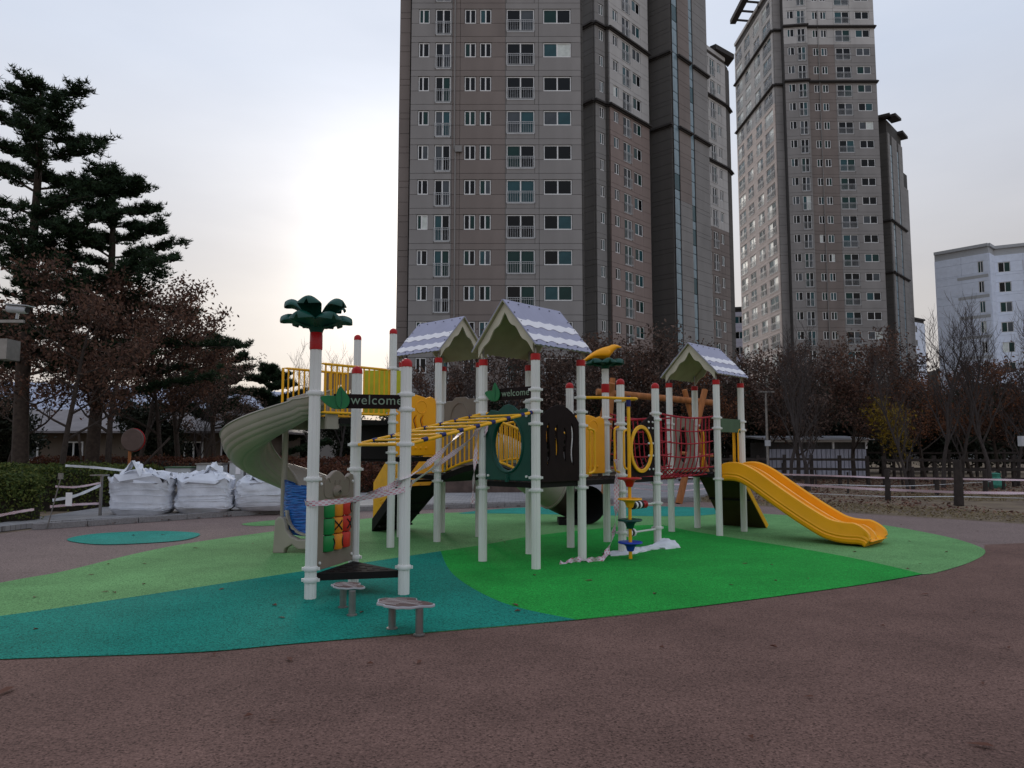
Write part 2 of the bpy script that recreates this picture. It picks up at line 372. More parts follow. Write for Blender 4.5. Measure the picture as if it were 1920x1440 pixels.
MT['roofgrey'] = mat('pavilion_roof', (.20, .18, .18), .7, .15, 2); MT['mroof'] = mat('pale_metal_roof', (.42, .45, .55), .5, .1, 1, streak=(1, 12, 1))
MT['shed'] = mat('white_shed_wall', (.42, .43, .52), .6, .15, 2, streak=(6, 1, 1))
MT['bark'] = mat('dark_bark', (.045, .034, .028), .95, .3, 8, bump=.6, bscale=20); MT['pinebark'] = mat('pine_bark', (.055, .040, .032), .95, .3, 8, bump=.6, bscale=18)
MT['twig'] = mat('twig_bark', (.055, .045, .042), .95, .2, 8)
MT['needle'] = leafmat('pine_needles', [(.010, .022, .011), (.020, .040, .018), (.036, .064, .026)], trans=.1)
MT['oakleaf'] = leafmat('russet_oak_leaves', [(.04, .024, .018), (.10, .050, .036), (.17, .090, .060), (.09, .062, .048)], trans=.35)
MT['oakdark'] = leafmat('dull_brown_leaves', [(.05, .036, .030), (.11, .072, .058), (.20, .135, .105)], trans=.3)
MT['orangeleaf'] = leafmat('orange_brown_leaves', [(.07, .035, .024), (.13, .06, .035), (.25, .10, .045)], trans=.3)
MT['ginkgo'] = leafmat('yellow_ginkgo_leaves', [(.12, .08, .01), (.28, .18, .02), (.16, .12, .02)], trans=.3)
MT['hedgegreen'] = leafmat('hedge_leaves', [(.03, .05, .014), (.075, .105, .025), (.14, .15, .035)], trans=.2)
MT['hedgered'] = leafmat('red_brown_hedge_leaves', [(.05, .018, .013), (.10, .038, .024), (.13, .06, .03)], trans=.2)
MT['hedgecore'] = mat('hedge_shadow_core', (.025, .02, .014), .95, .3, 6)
MT['evergreen'] = leafmat('dark_evergreen_leaves', [(.010, .014, .009), (.020, .026, .015), (.034, .036, .022)], trans=.1)
MT['fallen'] = leafmat('fallen_leaves', [(.05, .02, .015), (.12, .05, .035), (.22, .11, .07)], trans=.1)
MT['drygrass'] = leafmat('dry_grass_blades', [(.16, .12, .06), (.23, .17, .09), (.13, .11, .05)], trans=.2)
MT['aluminium'] = mat('camera_housing', (.45, .46, .48), .4, .08)

# ---------------------------------------------------------------- setting: ground
def sheet(name, poly, z, m, kind='structure'):
    mb = MB(); mb.add([(x, y, z) for x, y in poly], [tuple(range(len(poly)))])
    o = mb.build(name, m); o['kind'] = kind; return o
def flat(name, poly, z, m):
    cu = bpy.data.curves.new('sheet_curve', 'CURVE'); cu.dimensions = '2D'; cu.fill_mode = 'BOTH'
    sp = cu.splines.new('POLY'); sp.points.add(len(poly) - 1); sp.use_cyclic_u = True
    for i, (x, y) in enumerate(poly): sp.points[i].co = (x, y, z, 1)
    ob = bpy.data.objects.new('tmp', cu); me = bpy.data.meshes.new_from_object(ob); bpy.data.objects.remove(ob); bpy.data.curves.remove(cu)
    for v in me.vertices: v.co.z = z
    bm = bmesh.new(); bm.from_mesh(me); bmesh.ops.recalc_face_normals(bm, faces=bm.faces)
    if bm.faces and sum(f.normal.z for f in bm.faces) < 0: bmesh.ops.reverse_faces(bm, faces=bm.faces)
    bm.to_mesh(me); bm.free()
    me.materials.clear(); me.materials.append(m); o = link_mesh(name, me); o['kind'] = 'structure'; return o
def px(pts, n=5, closed=True):
    return cat2([ground_at(u, v) for u, v in pts], n, closed)
def pxo(pts, n=6): return cat2([ground_at(u, v) for u, v in pts], n, False)

flat('ground', [(-1500, -60), (1500, -60), (1500, 2500), (-1500, 2500)], -.012, MT['soil'])
# rubber apron (near, dark) and the faded band behind the coloured surface
kerb_line = pxo([(-260, 1040), (80, 990), (240, 980), (500, 963), (780, 954), (1000, 948), (1140, 943), (1300, 940)])
far_right = pxo([(1300, 940), (1420, 948), (1520, 957), (1700, 968), (1920, 982), (2300, 1010)])
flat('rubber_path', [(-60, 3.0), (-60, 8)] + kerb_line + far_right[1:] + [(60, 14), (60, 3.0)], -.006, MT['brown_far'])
near_edge = pxo([(-900, 1250), (-300, 1262), (0, 1237), (364, 1224), (572, 1206), (1080, 1163), (1300, 1139), (1500, 1113), (1620, 1096), (1755, 1074), (1817, 1055), (1847, 1037)])
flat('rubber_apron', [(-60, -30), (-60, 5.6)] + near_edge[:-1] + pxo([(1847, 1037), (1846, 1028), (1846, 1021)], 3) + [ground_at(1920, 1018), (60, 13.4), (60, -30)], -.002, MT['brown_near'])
lg = pxo([(-500, 1195), (0, 1093), (120, 1071), (255, 1038), (364, 1017), (507, 997), (640, 978), (780, 964), (950, 959), (1100, 957), (1300, 958), (1423, 963), (1507, 969), (1645, 983), (1768, 1005), (1833, 1024), (1847, 1037), (1817, 1055), (1755, 1074), (1730, 1077)])
lg_low = pxo([(1730, 1077), (1620, 1096), (1500, 1113), (1300, 1139), (1080, 1163), (572, 1206), (364, 1224), (0, 1237), (-400, 1256)])
flat('green_surface', lg + lg_low[1:], .002, MT['lgreen'])
teal_top = pxo([(-440, 1210), (0, 1156), (310, 1111), (572, 1071), (700, 1053), (826, 1034)])
teal_r = pxo([(826, 1034), (850, 1078), (940, 1130), (1080, 1163)])
teal_bot = pxo([(1080, 1163), (572, 1206), (364, 1224), (0, 1237), (-400, 1256)])
flat('teal_surface', teal_top + teal_r[1:] + teal_bot[1:], .006, MT['teal'])
mg_top = pxo([(826, 1034), (913, 1021), (1010, 1004), (1140, 990), (1235, 985), (1300, 997), (1500, 1029), (1623, 1052), (1730, 1077)])
mg_bot = pxo([(1730, 1077), (1620, 1096), (1500, 1113), (1300, 1139), (1080, 1163)])
flat('bright_green_surface', mg_top + mg_bot[1:] + teal_r[::-1][1:-1], .0065, MT['mgreen'])
flat('teal_oval', px([(125, 1012), (180, 1001), (290, 996), (372, 1000), (350, 1012), (270, 1019), (180, 1021)]), .006, MT['patch'])
flat('teal_oval', px([(860, 963), (930, 955), (1010, 951), (1180, 949), (1340, 953), (1362, 960), (1290, 968), (1100, 966), (940, 963)]), .006, MT['patch'])
flat('pale_green_oval', px([(455, 982), (520, 975), (560, 976), (540, 983), (480, 986)]), .001, MT['lgreen'])
# paved plaza with kerb stones
k2 = pxo([(-200, 1022), (80, 988), (240, 978), (500, 961), (780, 952), (1000, 946), (1140, 941), (1300, 938)])
plaza = MB(); zz = .10
poly = k2 + [ground_at(1380, 918), ground_at(1300, 903), ground_at(700, 892), ground_at(500, 905), ground_at(210, 955)]
plaza.prism(poly, 0.0, zz); plaza.build('pavement', MT['paver'])['kind'] = 'structure'
kerb = MB(); kr = bpy.data.objects.new('kerb', None); COL.objects.link(kr); kr['kind'] = 'structure'; kr.location = (0, 0, 0)
kk = catmull([(*ground_at(u, v), 0) for u, v in [(60, 993), (240, 981), (500, 964), (780, 955), (1000, 949), (1140, 944), (1320, 940)]], 14)
acc = 0; last = kk[0]; i = 0
for p in kk[1:]:
    if (p - last).length > .95:
        d = (p - last).normalized(); mb = MB(); s = last + d * .008; q = p - d * .008
        mb.bar((s.x, s.y, .058), (q.x, q.y, .058), .16, .118); mb.build('kerb_stone', MT['kerb'], kr); last = p

# hills far off
hm = MB()
hp = [(-420, 0), (-330, 26), (-250, 34), (-190, 30), (-120, 22), (-40, 16), (60, 14), (200, 20), (330, 14), (460, 0)]
hc = [(p.x, p.y) for p in catmull([(x, z, 0) for x, z in hp], 8)]
n = len(hc); vs = []
for k, (yy, sc) in enumerate(((560, 0.0), (640, 1.0), (760, .9), (900, 0.0))):
    vs += [(x, yy + 14 * math.sin(x * .03 + k), max(0, z * sc + (3 * math.sin(x * .11 + k * 2) if 0 < sc else 0)) - .5) for x, z in hc]
hm.add(vs, [(k * n + i, k * n + i + 1, (k + 1) * n + i + 1, (k + 1) * n + i) for k in range(3) for i in range(n - 1)])
hm.build('hills', mat('hazy_hill', (.16, .17, .20), .95, .15, .02), smooth=True)['kind'] = 'structure'

exec_order = []
# ---------------------------------------------------------------- apartment towers
win_cache = {}
def window_meshes(w, h, kind):
    key = (round(w, 2), round(h, 2), kind)
    if key in win_cache: return win_cache[key]
    f = MB(); fw = .07 if kind != 'far' else .09
    y0, y1 = -.09, -.012
    f.rbox(0, w, y0, y1, 0, fw); f.rbox(0, w, y0, y1, h - fw, h); f.rbox(0, fw, y0, y1, fw, h - fw); f.rbox(w - fw, w, y0, y1, fw, h - fw)
    if kind == 'casement': f.rbox(w * .36, w * .36 + .10, y0, y1, fw, h - fw)
    else: f.rbox(w / 2 - .05, w / 2 + .05, y0, y1, fw, h - fw)
    fm = f.mesh('window', MT['frame'])
    pm = []
    sp = .36 * w + .05 if kind == 'casement' else w / 2
    for (a, b) in ((fw, sp - .05), (sp + .05, w - fw)):
        ms = []
        for g in ('g0', 'g3', 'g1', 'g2', 'g4'):
            p = MB(); p.rbox(a, b, -.05, -.03, fw, h - fw); ms.append(p.mesh('pane', MT[g]))
        pm.append(ms)
    rm = None
    if kind in ('rail',):
        r = MB(); hh = min(1.08, h * .5); yb = -.26
        r.rbox(-.04, w + .04, yb - .02, yb + .02, hh - .04, hh); r.rbox(-.04, w + .04, yb - .02, yb + .02, .02, .06); r.rbox(-.04, w + .04, yb - .015, yb + .015, hh - .17, hh - .14)
        nb = max(5, int(w / .16))
        for i in range(nb + 1):
            x = -.02 + (w + .04) * i / nb; r.rbox(x - .012, x + .012, yb - .012, yb + .012, .06, hh - .04)
        for x in (-.02, w + .02, w / 2): r.rbox(x - .018, x + .018, yb - .012, -.16, .02, .05); r.rbox(x - .018, x + .018, yb - .012, -.16, hh - .05, hh - .02)
        rm = r.mesh('railing', MT['rail'])
    win_cache[key] = (fm, pm, rm); return win_cache[key]
panel_cache = {}
def panel_mesh(w, h, m):
    key = (round(w, 2), round(h, 2), m)
    if key not in panel_cache:
        g = .014; p = MB(); p.rbox(g, w - g, -.165, -.008, g, h - g); panel_cache[key] = p.mesh('wall_panel', MT[m])
    return panel_cache[key]
class Facades:
    "collects the wall panels of one tower; the first 300 become parts, the rest one joined part"
    def __init__(s, root): s.root = root; s.pan = []; s.cnt = 0; s.gw = (6, 3, 2.4, 1.6, .15)
    def place(s, P0, P1, x, z):
        d = (Vector((P1[0], P1[1], 0)) - Vector((P0[0], P0[1], 0))).normalized()
        p = Vector((P0[0], P0[1], 0)) + d * x; p.z = z
        return p - Vector(s.root.location), math.atan2(d.y, d.x)
    def face(s, P0, P1, zt0, n, fl, secs, wins, strip=.49, wh=1.2, zmin=0, zmax=999, prio=0):
        for k in range(n):
            zt = zt0 + k * fl
            if zt < zmin or zt - .9 > zmax: continue
            for (x0, x1, m) in secs:
                mm = m(k) if callable(m) else m
                s.pan.append((prio, P0, P1, x0, zt, x1 - x0, strip, mm))
                ws = sorted(w for w in wins if x0 - .01 <= w[0] < x1)
                cur = x0
                for w in ws:
                    if w[0] - cur > .06: s.pan.append((prio, P0, P1, cur, zt - wh, w[0] - cur, wh, mm))
                    cur = w[1]
                if x1 - cur > .06: s.pan.append((prio, P0, P1, cur, zt - wh, x1 - cur, wh, mm))
                zb = zt + strip - fl; cur = x0
                for w in ws:
                    if w[2] > wh + .05:
                        if w[0] - cur > .06: s.pan.append((prio, P0, P1, cur, zb, w[0] - cur, zt - wh - zb, mm))
                        lo = zt - w[2]
                        if lo - zb > .06: s.pan.append((prio, P0, P1, w[0], zb, w[1] - w[0], lo - zb, mm))
                        cur = w[1]
                if x1 - cur > .06: s.pan.append((prio, P0, P1, cur, zb, x1 - cur, zt - wh - zb, mm))
            for w in wins:
                h = w[2]; fm, pm, rm = window_meshes(w[1] - w[0] - .04, h - .04, w[3])
                loc, rz = s.place(P0, P1, w[0] + .02, zt - h + .02)
                o = link_mesh('window', fm, s.root, loc, rz); s.cnt += 1
                for ms in pm: link_mesh('pane', ms[random.choices((0, 1, 2, 3, 4), s.gw)[0]], o)
                if rm: link_mesh('railing', rm, o)
    def finish(s, budget=300):
        s.pan.sort(key=lambda q: (q[0], -q[5] * q[6] if q[0] else 0))
        for q in s.pan[:budget]:
            loc, rz = s.place(q[1], q[2], q[3], q[4]); link_mesh('wall_panel', panel_mesh(q[5], q[6], q[7]), s.root, loc, rz)
        by = {}
        for q in s.pan[budget:]: by.setdefault(q[7], []).append(q)
        rest = MB(); mi = []; mats = list(by)
        for i, k in enumerate(mats):
            for q in by[k]:
                loc, rz = s.place(q[1], q[2], q[3], q[4]); M = Matrix.Translation(loc + Vector(s.root.location)) @ Matrix.Rotation(rz, 4, 'Z')
                rest.rbox(.014, q[5] - .014, -.165, -.008, .014, q[6] - .014, M); mi += [i] * 6
        if rest.f:
            o = rest.build('wall_panel', [MT[k] for k in mats], s.root, fix=False); o['kind'] = 'stuff'
            o.data.polygons.foreach_set('material_index', mi)
def part_prism(name, poly, z0, z1, m, root):
    mb = MB(); mb.prism(poly, z0, z1); return mb.build(name, m, root)
def cornice(root, P0, P1, z, ext=.15):
    mb = MB(); M = Matrix.Translation((P0[0], P0[1], z)) @ Matrix.Rotation(math.atan2(P1[1] - P0[1], P1[0] - P0[0]), 4, 'Z')
    l = math.dist(P0, P1); mb.rbox(-ext, l + ext, -.50, .05, -.24, -.06, M); mb.rbox(-ext * .5, l + ext * .5, -.36, .06, -.06, .06, M); mb.rbox(-ext * .5, l + ext * .5, -.32, .06, -.38, -.24, M)
    mb.build('cornice', MT['cornice'], root)

# tower 1, straight ahead
t1 = empty('apartment_tower', (-1.2, 60, 0), 'tall grey and brown apartment tower facing the playground, nearest the camera', 'apartment tower', 'apartment towers')
FL = 2.783; Y1 = 56.0; F = Facades(t1)
x0, x1 = -7.95, 5.42
part_prism('wall', [(x0, Y1), (x1, Y1), (x1, Y1 + 12), (x0, Y1 + 12)], -.5, 48, MT['joint'], t1)
part_prism('wing_wall', [(-8.98, Y1 + .75), (-7.96, Y1 + .75), (-7.96, Y1 + 11), (-8.98, Y1 + 11)], -.5, 47.5, MT['joint'], t1)
zt0 = 11.35 - 3 * FL; ox = -x0
wins = [(-7.36, -6.5, 1.2, 'casement'), (-6.04, -4.80, 2.15, 'rail'), (-3.74, -2.83, 1.2, 'slide'), (-2.54, -1.62, 1.2, 'slide'), (-.44, 1.77, 1.9, 'rail'), (2.45, 4.66, 1.2, 'slide')]
secs = [(-7.95, -4.70, 'cg'), (-4.70, -4.08, 'cb'), (-4.08, -.52, 'cb'), (-.52, 2.10, 'cg'), (2.10, 5.42, 'cg')]
F.face((x0, Y1), (x1, Y1), zt0, 16, FL, [(a + ox, b + ox, m) for a, b, m in secs], [(a + ox, b + ox, h, k) for a, b, h, k in wins], prio=0)
F.face((-8.98, Y1 + .75), (-7.96, Y1 + .75), zt0 - .35, 16, FL, [(0, .86, 'cb')], [], prio=1)
F.face((x1, Y1), (x1, Y1 + 11), zt0, 16, FL, [(0, 5, 'cd'), (5, 11, 'cd')], [], prio=2)
F.finish()
mb = MB(); yp = Y1 - .24
mb.tube([(-4.5, yp, 46), (-4.5, yp, 25.0), (-4.5, yp, 24.85), (-4.0, yp, 24.8)], .055, 8); mb.tube([(-3.95, yp, 25.1), (-4.5, yp, 25.1)], .04, 6)
mb.tube([(-4.42, yp, 24.6), (-4.42, yp, 2)], .055, 8); mb.rbox(-4.45, -3.9, yp - .1, yp + .1, 24.65, 25.15)
mb.build('downpipe', MT['cm'], t1)

# tower 2, stepped tower behind it
t2 = empty('apartment_tower', (16, 84, 0), 'stepped grey and rose-brown apartment tower with glass stair strips, behind the nearest tower', 'apartment tower', 'apartment towers')
F = Facades(t2); FL2 = 2.8
p00, p0, p1, p2, p3, p4 = (6.6, 75.4), (7.68, 74.4), (8.5, 73.5), (9.73, 74.6), (10.1, 74.4), (15.2, 79.85)
q0, q1, q2, q3, q4, q5 = (15.7, 81.2), (17.8, 79.2), (18.62, 80.1), (20.3, 81.8), (20.9, 82.45), (23.2, 84.85)
r0, r1, r2, r3 = (22.6, 87.6), (27.6, 92.5), (28.6, 94.2), (24, 98)
part_prism('wall', [p00, p0, p1, p2, p3, p4, (15.9, 81.5), (12, 90), (4, 84)], -.5, 58, MT['joint'], t2)
part_prism('stair_tower', [q0, q1, q2, q3, q4, q5, (20, 92), (12, 88)], -.5, 62, MT['joint'], t2)
part_prism('wing_wall', [r0, r1, r2, r3, (18, 92)], -.5, 52, MT['joint'], t2)
zc = 46.0; zb = zc - .55 - 15 * FL2
def mixm(a, b, kk): return lambda k: a if k >= kk else b
F.face(p00, p0, zb, 20, FL2, [(0, math.dist(p00, p0), 'cd')], [], prio=3)
F.face(p0, p1, zb, 20, FL2, [(0, math.dist(p0, p1), 'cd')], [], prio=3)
l = math.dist(p1, p2); F.face(p1, p2, zb, 20, FL2, [(0, l, 'cm')], [(l * .38, l * .80, 1.2, 'slide')], prio=1)
F.face(p2, p3, zb, 20, FL2, [(0, math.dist(p2, p3), 'cd')], [], prio=3)
l = math.dist(p3, p4)
F.face(p3, p4, zb, 20, FL2, [(0, l, mixm('cl', 'cpink', 13))], [(l * .09, l * .21, 1.2, 'slide'), (l * .32, l * .51, 2.15, 'rail'), (l * .58, l * .79, 1.3, 'slide')], prio=0)
F.face(q0, q1, zb, 21, FL2, [(0, math.dist(q0, q1), 'cd')], [], prio=1)
F.face(q2, q3, zb, 21, FL2, [(0, math.dist(q2, q3), mixm('cb', 'cm', 10))], [], prio=2)
F.face(q4, q5, zb, 21, FL2, [(0, math.dist(q4, q5), 'cd' if 0 else 'cm')], [], prio=2)
l = math.dist(r0, r1)
F.face(r0, r1, zb, 18, FL2, [(0, l, mixm('cl', 'cb', 10))], [(l * .33, l * .40, 1.2, 'slide'), (l * .46, l * .62, 2.15, 'rail'), (l * .72, l * .83, 1.3, 'slide')], prio=2)
F.face(r1, r2, zb, 18, FL2, [(0, math.dist(r1, r2), 'cd')], [], prio=3)
F.finish()
for (a, b) in ((q1, q2), (q3, q4)):                         # glazed stair strips
    M = Matrix.Translation((a[0], a[1], 0)) @ Matrix.Rotation(math.atan2(b[1] - a[1], b[0] - a[0]), 4, 'Z'); l = math.dist(a, b)
    k = 0; z = 5.0
    while z < 61:
        h = 1.0 if k % 2 else 1.8
        mb = MB(); mb.rbox(.05, l - .05, -.07, -.03, z + .04, z + h - .04, M); mb.build('stair_glass', MT['gstrip'] if k % 2 else (MT['gstrip'] if random.random() < .7 else MT['g1']), t2)
        z += h; k += 1
    fm = MB(); fm.rbox(0, .05, -.12, .0, 5, 61, M); fm.rbox(l - .05, l, -.12, .0, 5, 61, M); fm.build('stair_frame', MT['cornice'], t2)
for zz_ in (zc, zc - 3 * FL2):
    for a, b in ((p00, p0), (p0, p1), (p1, p2), (p2, p3), (p3, p4), (q0, q1), (q2, q3), (q4, q5), (r0, r1), (r1, r2)): cornice(t2, a, b, zz_ if a not in (r0, r1) else zz_ + .1)
mb = MB(); mb.prism([(r1[0] - 1.6, r1[1] - 2.2), (r1[0] + 1.5, r1[1] + .3), (r2[0] + .3, r2[1] + .8), (r1[0] - 2.2, r1[1] - 1.6)], 52.6, 53.2); mb.tube([(r0[0] + .5, r0[1] + .6, 52), (r0[0] + .5, r0[1] + .6, 54)], .25, 8)
mb.build('roof_canopy', MT['cornice'], t2)
mb = MB(); mb.bar((r0[0], r0[1], 52.2), (r1[0], r1[1], 52.2), .4, .5); mb.build('parapet', MT['cl'], t2)

# tower 3, on the right
t3 = empty('apartment_tower', (46, 110, 0), 'tall apartment tower on the right with a pale windowed left side', 'apartment tower', 'apartment towers')
F = Facades(t3); c_far, c1, c1b, b0, b1, b2 = (38.3, 121.4), (38.75, 104.9), (39.85, 104.95), (39.9, 103.9), (43.2, 103.5), (53.3, 103.4)
b1b = (43.25, 104.0)
zc = 63.66; zb = zc - .55 - 20 * FL2
part_prism('wall', [c_far, c1, c1b, b0, b1, b1b, (53.3, 103.95), (54.2, 121.4)], -.5, 70.5, MT['joint'], t3)
part_prism('wing_wall', [(53.9, 121), (57.3, 117.6), (60.2, 115), (65.7, 121), (64, 127), (56, 127)], -.5, 54.6, MT['joint'], t3)
part_prism('wing_wall', [(65.0, 121.8), (69.3, 126.2), (67, 130), (60, 127.5)], -.5, 49.5, MT['joint'], t3)
l = math.dist(c_far, c1); yw = lambda y: c_far[1] - y
F.gw = (3, 1, 2, 2, 5); F.face(c_far, c1, zb, 23, FL2, [(0, l, mixm('cl', 'cw', 17))], [(yw(120.9), yw(118.0), 2.1, 'rail'), (yw(116.6), yw(114.2), 1.9, 'rail'), (yw(112.4), yw(110.0), 1.9, 'rail'), (yw(108.7), yw(105.5), 2.1, 'rail')], prio=0)  # sky glow put into paler paint and whiter panes on this side
F.gw = (6, 3, 2.4, 1.6, .2); F.face(c1, c1b, zb, 23, FL2, [(0, math.dist(c1, c1b), 'cg')], [], prio=2)
F.face(b0, b1, zb, 23, FL2, [(0, math.dist(b0, b1), mixm('cl', 'cg', 20))], [(.5, 1.5, 1.25, 'casement'), (1.9, 3.05, 2.15, 'rail')], prio=0)
F.face(b1b, (53.3, 103.95), zb, 23, FL2, [(.02, 4.0, mixm('cl', 'cb', 20)), (4.0, 10.0, mixm('cl', 'cg', 20))], [(.9, 1.75, 1.2, 'slide'), (2.1, 3.0, 1.2, 'slide'), (4.2, 6.4, 1.9, 'rail'), (7.2, 9.3, 1.2, 'slide')], prio=0)
F.face((57.3, 117.6), (60.2, 115), zb, 17, FL2, [(0, math.dist((57.3, 117.6), (60.2, 115)), 'cd')], [], prio=2, zmax=54)
l = math.dist((60.2, 115), (65.7, 121))
F.face((60.2, 115), (65.7, 121), zb, 17, FL2, [(0, l * .13, 'cm'), (l * .27, l * .60, 'cm'), (l * .72, l, 'cm')], [], prio=2, zmax=54)
F.face((65.7, 122.4), (69.3, 126.2), zb, 15, FL2, [(0, 5.1, 'cm')], [(1.2, 2.2, 1.2, 'slide')], prio=2)
F.finish()
M = Matrix.Translation((60.2, 115, 0)) @ Matrix.Rotation(math.atan2(6, 5.5), 4, 'Z')
for (a, b) in ((l * .13, l * .27), (l * .60, l * .72)):
    z = 6; k = 0
    while z < 50:
        h = 1.8 if k % 2 else 1.0; mb = MB(); mb.rbox(a + .05, b - .05, -.07, -.03, z + .05, z + h - .05, M); mb.build('stair_glass', MT['gstrip'], t3); z += h; k += 1
for z_ in (zc, zc - 3 * FL2):
    for a, b in ((c_far, c1), (c1, c1b), (b0, b1), (b1b, (53.3, 103.95))): cornice(t3, a, b, z_)
for z_ in (zc - 9 * FL2, zc - 12 * FL2):
    for a, b in (((57.3, 117.6), (60.2, 115)), ((60.2, 115), (62, 117)), ((62.3, 117.3), (65.7, 121))): cornice(t3, a, b, z_ - .4)
mb = MB(); mb.bar((36.3, 116, 71.6), (36.3, 106.5, 71.6), .9, .7)
for y in (115, 112.5, 110, 107.5): mb.bar((36.3, y, 71.4), (38.6, y, 71.2), .25); mb.bar((38.5, y, 70.2), (38.5, y, 71.3), .25)
mb.build('roof_canopy', MT['cornice'], t3)
mb = MB(); mb.bar((38.3, 121.4, 70.7), (38.75, 104.9, 70.7), .4, .5); mb.build('parapet', MT['cl'], t3)
mb = MB()
for (a, b, c) in (((57.0, 116.9), (60.6, 114.3), 54.9), ((60.6, 114.3), (62.6, 116.3), 54.9), ((64.4, 119.4), (66.6, 121.9), 54.3)): mb.bar((*a, c), (*b, c), 1.5, .4)
mb.build('roof_slab', MT['cornice'], t3)
mb = MB(); mb.tube([(44.9, 103.7, 66), (44.9, 103.7, 12)], .06, 6); mb.build('downpipe', MT['cm'], t3)

# white office block far right, with its windows
wb = empty('office_building', (82, 120, 0), 'pale blue-white office block with dark windows at the right edge', 'building')
a0, a1, a2, a3 = (72.7, 125), (78.1, 119), (80.25, 121), (96, 112.8)
part_prism('wall', [a0, a1, a2, a3, (96, 135), (80, 135)], -.5, 35, MT['pale2'], wb)
F = Facades(wb)
def strip_face(P0, P1, wins, m='pale', n=9, fl=3.33, zt0=5.9):
    l = math.dist(P0, P1); F.face(P0, P1, zt0, n, fl, [(0, l, m)], wins, strip=1.2, wh=2.0)
l = math.dist(a0, a1); F.face(a0, a1, 5.8, 9, 3.34, [(0, l * .5, 'pale'), (l * .5, l, 'pale')], [(l * .80, l * .90, 1.9, 'slide')], strip=1.2, wh=1.9)
F.face(a1, a2, 5.8, 9, 3.34, [(0, math.dist(a1, a2), 'pale')], [], strip=1.2, wh=1.9)
l = math.dist(a2, a3); F.face(a2, a3, 5.8, 9, 3.34, [(0, 4, 'pale'), (4, 8, 'pale'), (8, 12, 'pale'), (12, l, 'pale')], [(k, k + 1.7, 1.7, 'slide') for k in (.5, 3.9, 7.3, 10.7, 14.1)], strip=1.2, wh=1.7)
F.finish()
mb = MB(); ln = math.dist(a0, a1)
M = Matrix.Translation((*a0, 0)) @ Matrix.Rotation(math.atan2(a1[1] - a0[1], a1[0] - a0[0]), 4, 'Z')
for k in range(9):
    mb = MB(); mb.rbox(ln * .42, ln * .985, -.19, -.166, 5.8 + 3.34 * k - 2.75, 5.8 + 3.34 * k - 2.25, M); mb.build('recess_band', MT['pale2'], wb)
mb = MB(); mb.bar((*a0, 35.1), (*a1, 35.1), .6, .5); mb.bar((*a1, 35.1), (*a2, 35.1), .6, .5); mb.bar((*a2, 35.1), (*a3, 35.1), .6, .5); mb.build('parapet', MT['pale2'], wb)

def far_block(name, P0, P1, depth, zt, m, label, wins, fl=3.2, secm='lilac'):
    r = empty(name, ((P0[0] + P1[0]) / 2, (P0[1] + P1[1]) / 2 + depth / 2, 0), label, 'building')
    d = Vector((P1[0] - P0[0], P1[1] - P0[1])).normalized(); nn = Vector((-d.y, d.x)) * depth
    part_prism('wall', [P0, P1, (P1[0] + nn.x, P1[1] + nn.y), (P0[0] + nn.x, P0[1] + nn.y)], -.5, zt, MT[m], r)
    F = Facades(r); l = math.dist(P0, P1); nfl = int((zt - 1) / fl)
    F.face(P0, P1, zt - 1.6 - (nfl - 1) * fl, nfl, fl, [(0, l, secm)], wins, strip=.9, wh=1.5); F.finish()
    mb = MB(); mb.bar((*P0, zt + .15), (*P1, zt + .15), .7, .4); mb.build('parapet', MT['cornice'], r)
    return r
far_block('office_building', (43.5, 152), (51.5, 150), 12, 30.6, 'joint', 'lilac office block between the two right-hand towers', [(2.4, 4.6, 1.5, 'slide'), (5.4, 7.4, 1.5, 'slide')])
far_block('office_building', (91.5, 168), (96.5, 171.5), 10, 31.6, 'joint', 'small pale block with dark roof edge beside the right tower', [(1.2, 2.6, 1.5, 'slide')], secm='pale')
far_block('office_building', (104, 180), (112, 180), 10, 21, 'joint', 'low distant block seen between bare branches', [(3, 5, 1.5, 'slide')], secm='cm')

# low pavilion and long metal-roofed hall behind the left trees
pv = empty('pavilion', (-26, 50, 0), 'low tan pavilion with hipped grey roof behind the left trees', 'building')
part_prism('wall', [(-38, 46.5), (-15.4, 46.5), (-15.4, 54), (-38, 54)], -.2, 2.75, MT['tanwall'], pv)
mb = MB(); mb.add([(-39, 45.6, 2.75), (-14.6, 45.6, 2.75), (-14.6, 55, 2.75), (-39, 55, 2.75), (-36, 50, 4.3), (-18, 50, 4.3), (-39, 45.6, 2.62), (-14.6, 45.6, 2.62), (-14.6, 55, 2.62), (-39, 55, 2.62)], [(0, 1, 5, 4), (1, 2, 5), (2, 3, 4, 5), (3, 0, 4), (6, 7, 1, 0), (7, 8, 2, 1), (8, 9, 3, 2), (9, 6, 0, 3), (9, 8, 7, 6)])
mb.build('roof', MT['roofgrey'], pv)
for x in (-37.2, -30.8, -28, -20.5, -18.2):
    fm, pm, rm = window_meshes(1.2, 1.2, 'far'); o = link_mesh('window', fm, pv, Vector((x, 46.5, .9)) - Vector(pv.location))
    for ms in pm: link_mesh('pane', ms[3 if x == -30.8 else 0], o)
hl = empty('metal_roofed_hall', (-60, 95, 0), 'long hall with pale ribbed metal roof glimpsed through the left trees', 'building')
part_prism('wall', [(-92, 88), (-24, 92), (-24, 108), (-92, 108)], -.2, 5.0, MT['cm'], hl)
mb = MB(); mb.add([(-93, 86, 5.0), (-23, 90, 4.6), (-23, 99, 9.0), (-93, 97, 11.5), (-23, 110, 5), (-93, 110, 5)], [(0, 1, 2, 3), (3, 2, 4, 5), (0, 3, 5), (1, 4, 2)]); mb.build('roof', MT['mroof'], hl)
for i in range(44):
    t = (i + .5) / 44; x = -93 + 70 * t; rb = MB(); rb.bar((x, 86 + 4 * t, 5.08 - .4 * t), (x, 97 + 2 * t, 11.58 - 2.5 * t), .14, .12); rb.build('roof_rib', MT['mroof'], hl)
